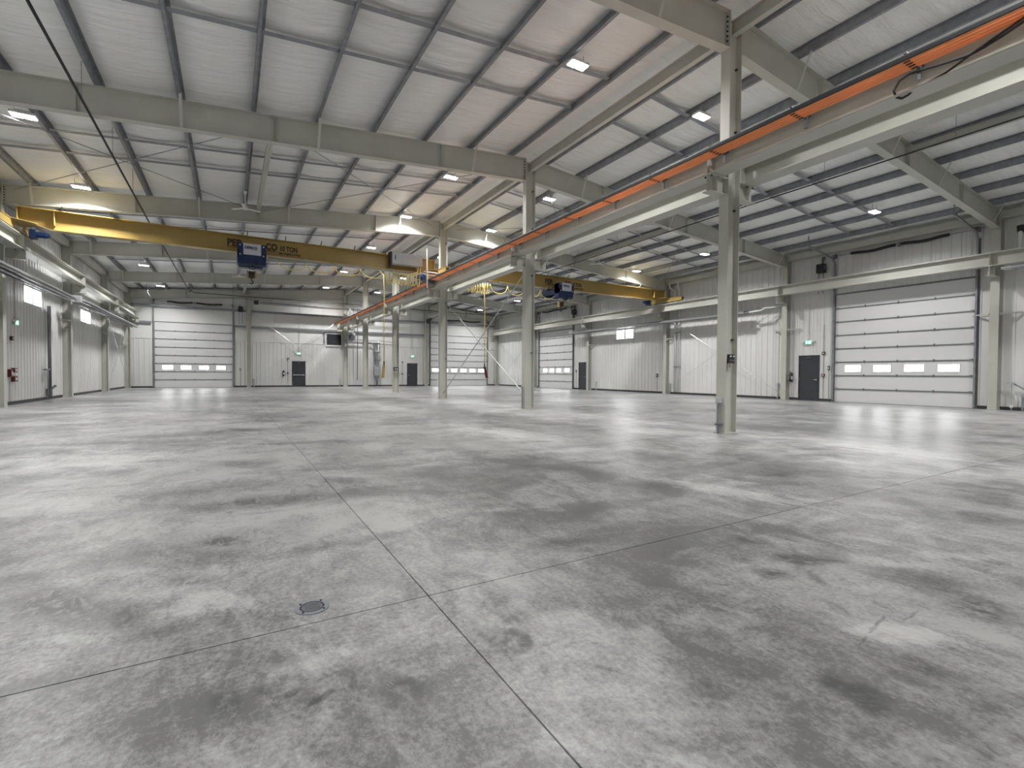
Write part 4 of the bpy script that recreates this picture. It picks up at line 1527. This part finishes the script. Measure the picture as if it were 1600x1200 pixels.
def extinguisher(x, y, z, side, label):
    t = thing('fire_extinguisher', (x, y, z), label, 'extinguisher', 'fire extinguishers')
    MB().cyl((x, y, z + .04), (x, y, z + .40), .075, 14).build('cylinder', 'black', t, smooth=True)
    MB().cone((x, y, z + .40), (x, y, z + .46), .075, .03, 14).build('shoulder', 'black', t)
    m = MB().cyl((x, y, z + .46), (x, y, z + .50), .025, 8)
    m.bar((x, y, z + .50), (x + (.0 if side == 'r' else .10), y + (.10 if side == 'r' else 0), z + .53), .02, .02)
    m.build('valve', 'black', t)
    m = MB().box(x - .055, x + .055, y - .0765, y + .0765, z + .14, z + .30)
    m.build('label_plate', 'white_pl', t)
    if side == 'r':
        m = MB().tube([(x, y, z + .48), (x - .04, y - .09, z + .42), (x - .05, y - .10, z + .15)], .010, 6)
        m2 = MB().box(x + .06, 15.28, y - .05, y + .05, z + .02, z + .48)
    else:
        m = MB().tube([(x, y, z + .48), (x - .11, y - .04, z + .40), (x - .10, y - .05, z + .12)], .012, 6)
        m2 = MB().box(x - .05, x + .05, y + .06, 37.98, z + .02, z + .48)
    m.build('hose', 'black', t)
    m2.build('wall_bracket', 'galv', t)


extinguisher(15.16, 7.36, .86, 'r', 'fire extinguisher on the right wall between column and charcoal door')
extinguisher(-4.92, 37.86, .88, 'f', 'fire extinguisher on the far wall left of the panic bar door')


def wall_box(side, u, z, w, h, d, mat, label, conduit=None, name='switch_box', cat='switch', group=None):
    mb = MB()
    sbox(mb, side, u - w / 2, u + w / 2, .012, .012 + d, z - h / 2, z + h / 2)
    t = thing(name, PT(side, u, d / 2, z - h / 2), label, cat, group)
    mb.build('cover', mat, t)
    mb = MB()
    sbox(mb, side, u - w * .22, u + w * .22, .012 + d, .02 + d, z - h * .22, z + h * .22)
    mb.build('button', 'white_pl' if mat != 'white_pl' else 'black', t)
    if conduit:
        mb = MB()
        for (a, b) in conduit:
            mb.tube([PT(side, u, .03, a), PT(side, u, .03, b)], .012, 6)
        mb.build('conduit', 'galv', t)
    return t


wall_box('r', 5.90, 2.25, .13, .13, .05, 'ink', 'small dark alarm box high beside the right wall charcoal door', [(1.32, 2.18), (2.32, 3.6)], 'alarm_box', 'alarm')
wall_box('r', 5.90, 1.22, .13, .13, .06, 'red', 'small red pull station beside the right wall charcoal door', [(.14, 1.15)], 'pull_station', 'alarm')
wall_box('r', 5.66, 1.55, .08, .20, .05, 'black', 'black push-button station beside the nearest overhead door', [(.14, 1.44)])
wall_box('f', -5.0 + .42, 2.35, .12, .14, .05, 'ink', 'dark alarm box above the far wall extinguisher', [(1.25, 2.28)], 'alarm_box', 'alarm')
wall_box('f', -4.58, 1.15, .13, .13, .06, 'ink', 'dark pull station left of the far panic bar door', [(.14, 1.08)], 'pull_station', 'alarm')
wall_box('f', 5.20, 2.25, .12, .12, .05, 'ink', 'dark alarm box left of the far right door', [(1.25, 2.2)], 'alarm_box', 'alarm')
wall_box('f', 5.20, 1.15, .12, .12, .06, 'ink', 'pull station left of the far right door', [(.14, 1.08)], 'pull_station', 'alarm')
wall_box('f', 4.78, 1.15, .14, .30, .07, 'ink', 'dark switch box left of the far right pull station', None)
wall_box('f', -8.05, 1.42, .10, .16, .05, 'black', 'black push-button station right of the far left overhead door', [(.14, 1.34)])
wall_box('f', 7.72, 1.42, .08, .14, .05, 'black', 'black push-button station left of the wide overhead door', None)
wall_box('r', 24.62, 1.45, .10, .20, .05, 'black', 'black push-button station between the farther overhead door and the charcoal door', [(.14, 1.34)])
wall_box('r', 23.30, 2.5, .10, .12, .05, 'ink', 'small alarm box above the farther charcoal door on the right wall', None, 'alarm_box', 'alarm')
wall_box('l', 16.62, 1.10, .16, .26, .09, 'red', 'red pull station at the left edge beside the wall panels', [(.12, .97)], 'pull_station', 'alarm')
wall_box('l', 16.98, 1.20, .26, .16, .09, 'red', 'upper red alarm bell box on the left wall', None, 'alarm_box', 'alarm')
wall_box('l', 16.98, .90, .28, .20, .09, 'red', 'lower red alarm box on the left wall', None, 'alarm_box', 'alarm')
wall_box('l', 16.85, 2.30, .16, .14, .06, 'ink', 'small dark strobe box on the left wall above the red boxes', None, 'alarm_box', 'alarm')
wall_box('r', 16.1, 1.15, .12, .22, .06, 'black', 'dark switch box on the right wall below the high window', [(.14, 1.04)])

# conduit stubs rising from the floor along the walls
for (side, u, h, lab) in (('r', 8.05, .78, 'grey conduit stub by the right wall column nearest the dark door'), ('r', 14.98, .62, 'conduit stub at the right wall beside the white risers'),
                          ('r', 22.1, .62, 'conduit stub at the right wall beyond the high window'), ('f', -7.1, .62, 'conduit stub on the far wall right of the overhead door'),
                          ('f', -.45, .62, 'conduit stub on the far wall left of the middle column')):
    t = thing('conduit_stub', PT(side, u, .08, 0), lab, 'conduit', 'conduit stubs')
    MB().tube([PT(side, u, .08, .001), PT(side, u, .08, h)], .028, 8).build('pipe_run', 'galv_lt', t)
    MB().cyl(PT(side, u, .08, h - .10), PT(side, u, .08, h + .04), .05, 8).build('junction_box', 'galv_lt', t)

# round vent, pipes and brace at the right edge
t = thing('flue_vent', (15.10, -.58, 5.66), 'white vertical flue with black cowl at the right edge above the runway', 'vent')
MB().cyl((15.10, -.58, 5.66), (15.10, -.58, 6.28), .055, 12).build('flue', 'white_pl', t)
MB().cone((15.12, -.60, 6.26), (15.16, -.60, 6.46), .10, .13, 14).build('cowl', 'black', t)
t = thing('gas_riser', (15.15, -.46, 0), 'thin white pipe with tap by the nearest right wall column', 'pipe')
MB().tube([(15.15, -.46, .02), (15.15, -.46, .95)], .018, 8).build('pipe_run', 'galv_lt', t)
MB().bar((15.10, -.55, .97), (15.10, -.34, .97), .05, .05).build('tap', 'galv_lt', t)
MB().cyl((15.15, -.46, .10), (15.15, -.46, .2), .05, 8).build('floor_collar', 'white_pl', t)
tag(MB().tube([(15.13, -.50, .96), (15.0, -1.15, .52), (14.9, -1.9, .02)], .024, 8).build('hose_support', 'galv', smooth=True), 'slanting metal brace at the lower right edge', 'brace')
t = thing('conduit_stub', (15.15, -.74, 0), 'galvanized stub post at the right edge of the view', 'conduit')
MB().tube([(15.15, -.74, .001), (15.15, -.74, .50)], .03, 8).build('pipe_run', 'galv', t)
MB().cyl((15.15, -.74, .48), (15.15, -.74, .56), .06, 8).build('cap', 'galv_lt', t)

# outlet boxes on the centre columns
t = thing('outlet_box', (-.02, -.125, 1.40), 'black twin outlet box on the nearest centre column', 'outlet')
MB().box(-.12, .07, -.125, -.09, 1.42, 1.60).build('cover', 'black', t)
MB().box(-.09, -.04, -.135, -.125, 1.46, 1.50).build('socket', 'pipe_grey', t)
MB().box(-.01, .04, -.135, -.125, 1.46, 1.50).build('socket', 'pipe_grey', t)
MB().box(-.08, -.045, -.137, -.125, 1.545, 1.575).build('indicator', 'white_pl', t)
MB().box(.02, .05, -.137, -.125, 1.545, 1.575).build('indicator', 'white_pl', t)
MB().cyl((-.06, -.12, 1.34), (-.06, -.12, 1.42), .02, 8).build('gland', 'galv', t)
t = thing('outlet_box', (-.23, .0, .0), 'grey junction box with twin conduits at the foot of the nearest column', 'outlet')
MB().box(-.26, -.185, -.04, .06, .62, .72).build('cover', 'grey_box', t)
for q in (-.015, .03):
    MB().tube([(-.225, q, .001), (-.225, q, .62)], .013, 8).build('conduit', 'galv', t)
MB().box(-.25, -.185, -.06, .08, .17, .20).build('strap', 'pipe_grey', t)
t = thing('outlet_box', (.0, 22.74, 1.36), 'black outlet box with two sockets on the fourth centre column', 'outlet')
MB().box(-.16, .14, 22.72, 22.752, 1.33, 1.56).build('cover', 'black', t)
for q in (-.06, .06):
    MB().box(q - .025, q + .025, 22.712, 22.72, 1.38, 1.50).build('socket', 'white_pl', t)
tag(MB().tube([(-.22, 7.62, .02), (-.22, 7.62, .75)], .022, 8).build('conduit_stub', 'galv'), 'dark conduit at the foot of the second centre column', 'conduit', 'conduit stubs')

# floor drain
t = thing('floor_drain', (-8.40, -3.735, 0), 'round cast iron floor cleanout cover in the foreground', 'drain')
ring, lid, mk = MB(), MB(), MB()
N = 28
for nm, r0, r1, z, mt in (('rim', .058, .082, .004, 'galv'), ('gap', .050, .058, .001, 'black')):
    m = MB()
    for k in range(N):
        a0, a1 = 2 * PI * k / N, 2 * PI * (k + 1) / N
        P_ = lambda r, a, zz: (-8.40 + r * math.cos(a), -3.735 + r * math.sin(a), zz)
        m.hexa([P_(r0, a0, .0002), P_(r1, a0, .0002), P_(r0, a1, .0002), P_(r1, a1, .0002), P_(r0, a0, z), P_(r1, a0, z), P_(r0, a1, z), P_(r1, a1, z)])
    m.build(nm, mt, t)
MB().cyl((-8.40, -3.735, .0003), (-8.40, -3.735, .003), .050, N).build('lid', 'pipe_grey', t)
for k in range(5):
    MB().bar((-8.435, -3.765 + k * .015, .0035), (-8.365, -3.765 + k * .015, .0035), .004, .002).build('lid_rib', 'pipe_grey', t)
for k in range(4):
    a = PI / 4 + PI / 2 * k
    MB().cyl((-8.40 + .068 * math.cos(a), -3.735 + .068 * math.sin(a), .004), (-8.40 + .068 * math.cos(a), -3.735 + .068 * math.sin(a), .007), .006, 6).build('screw', 'black', t)
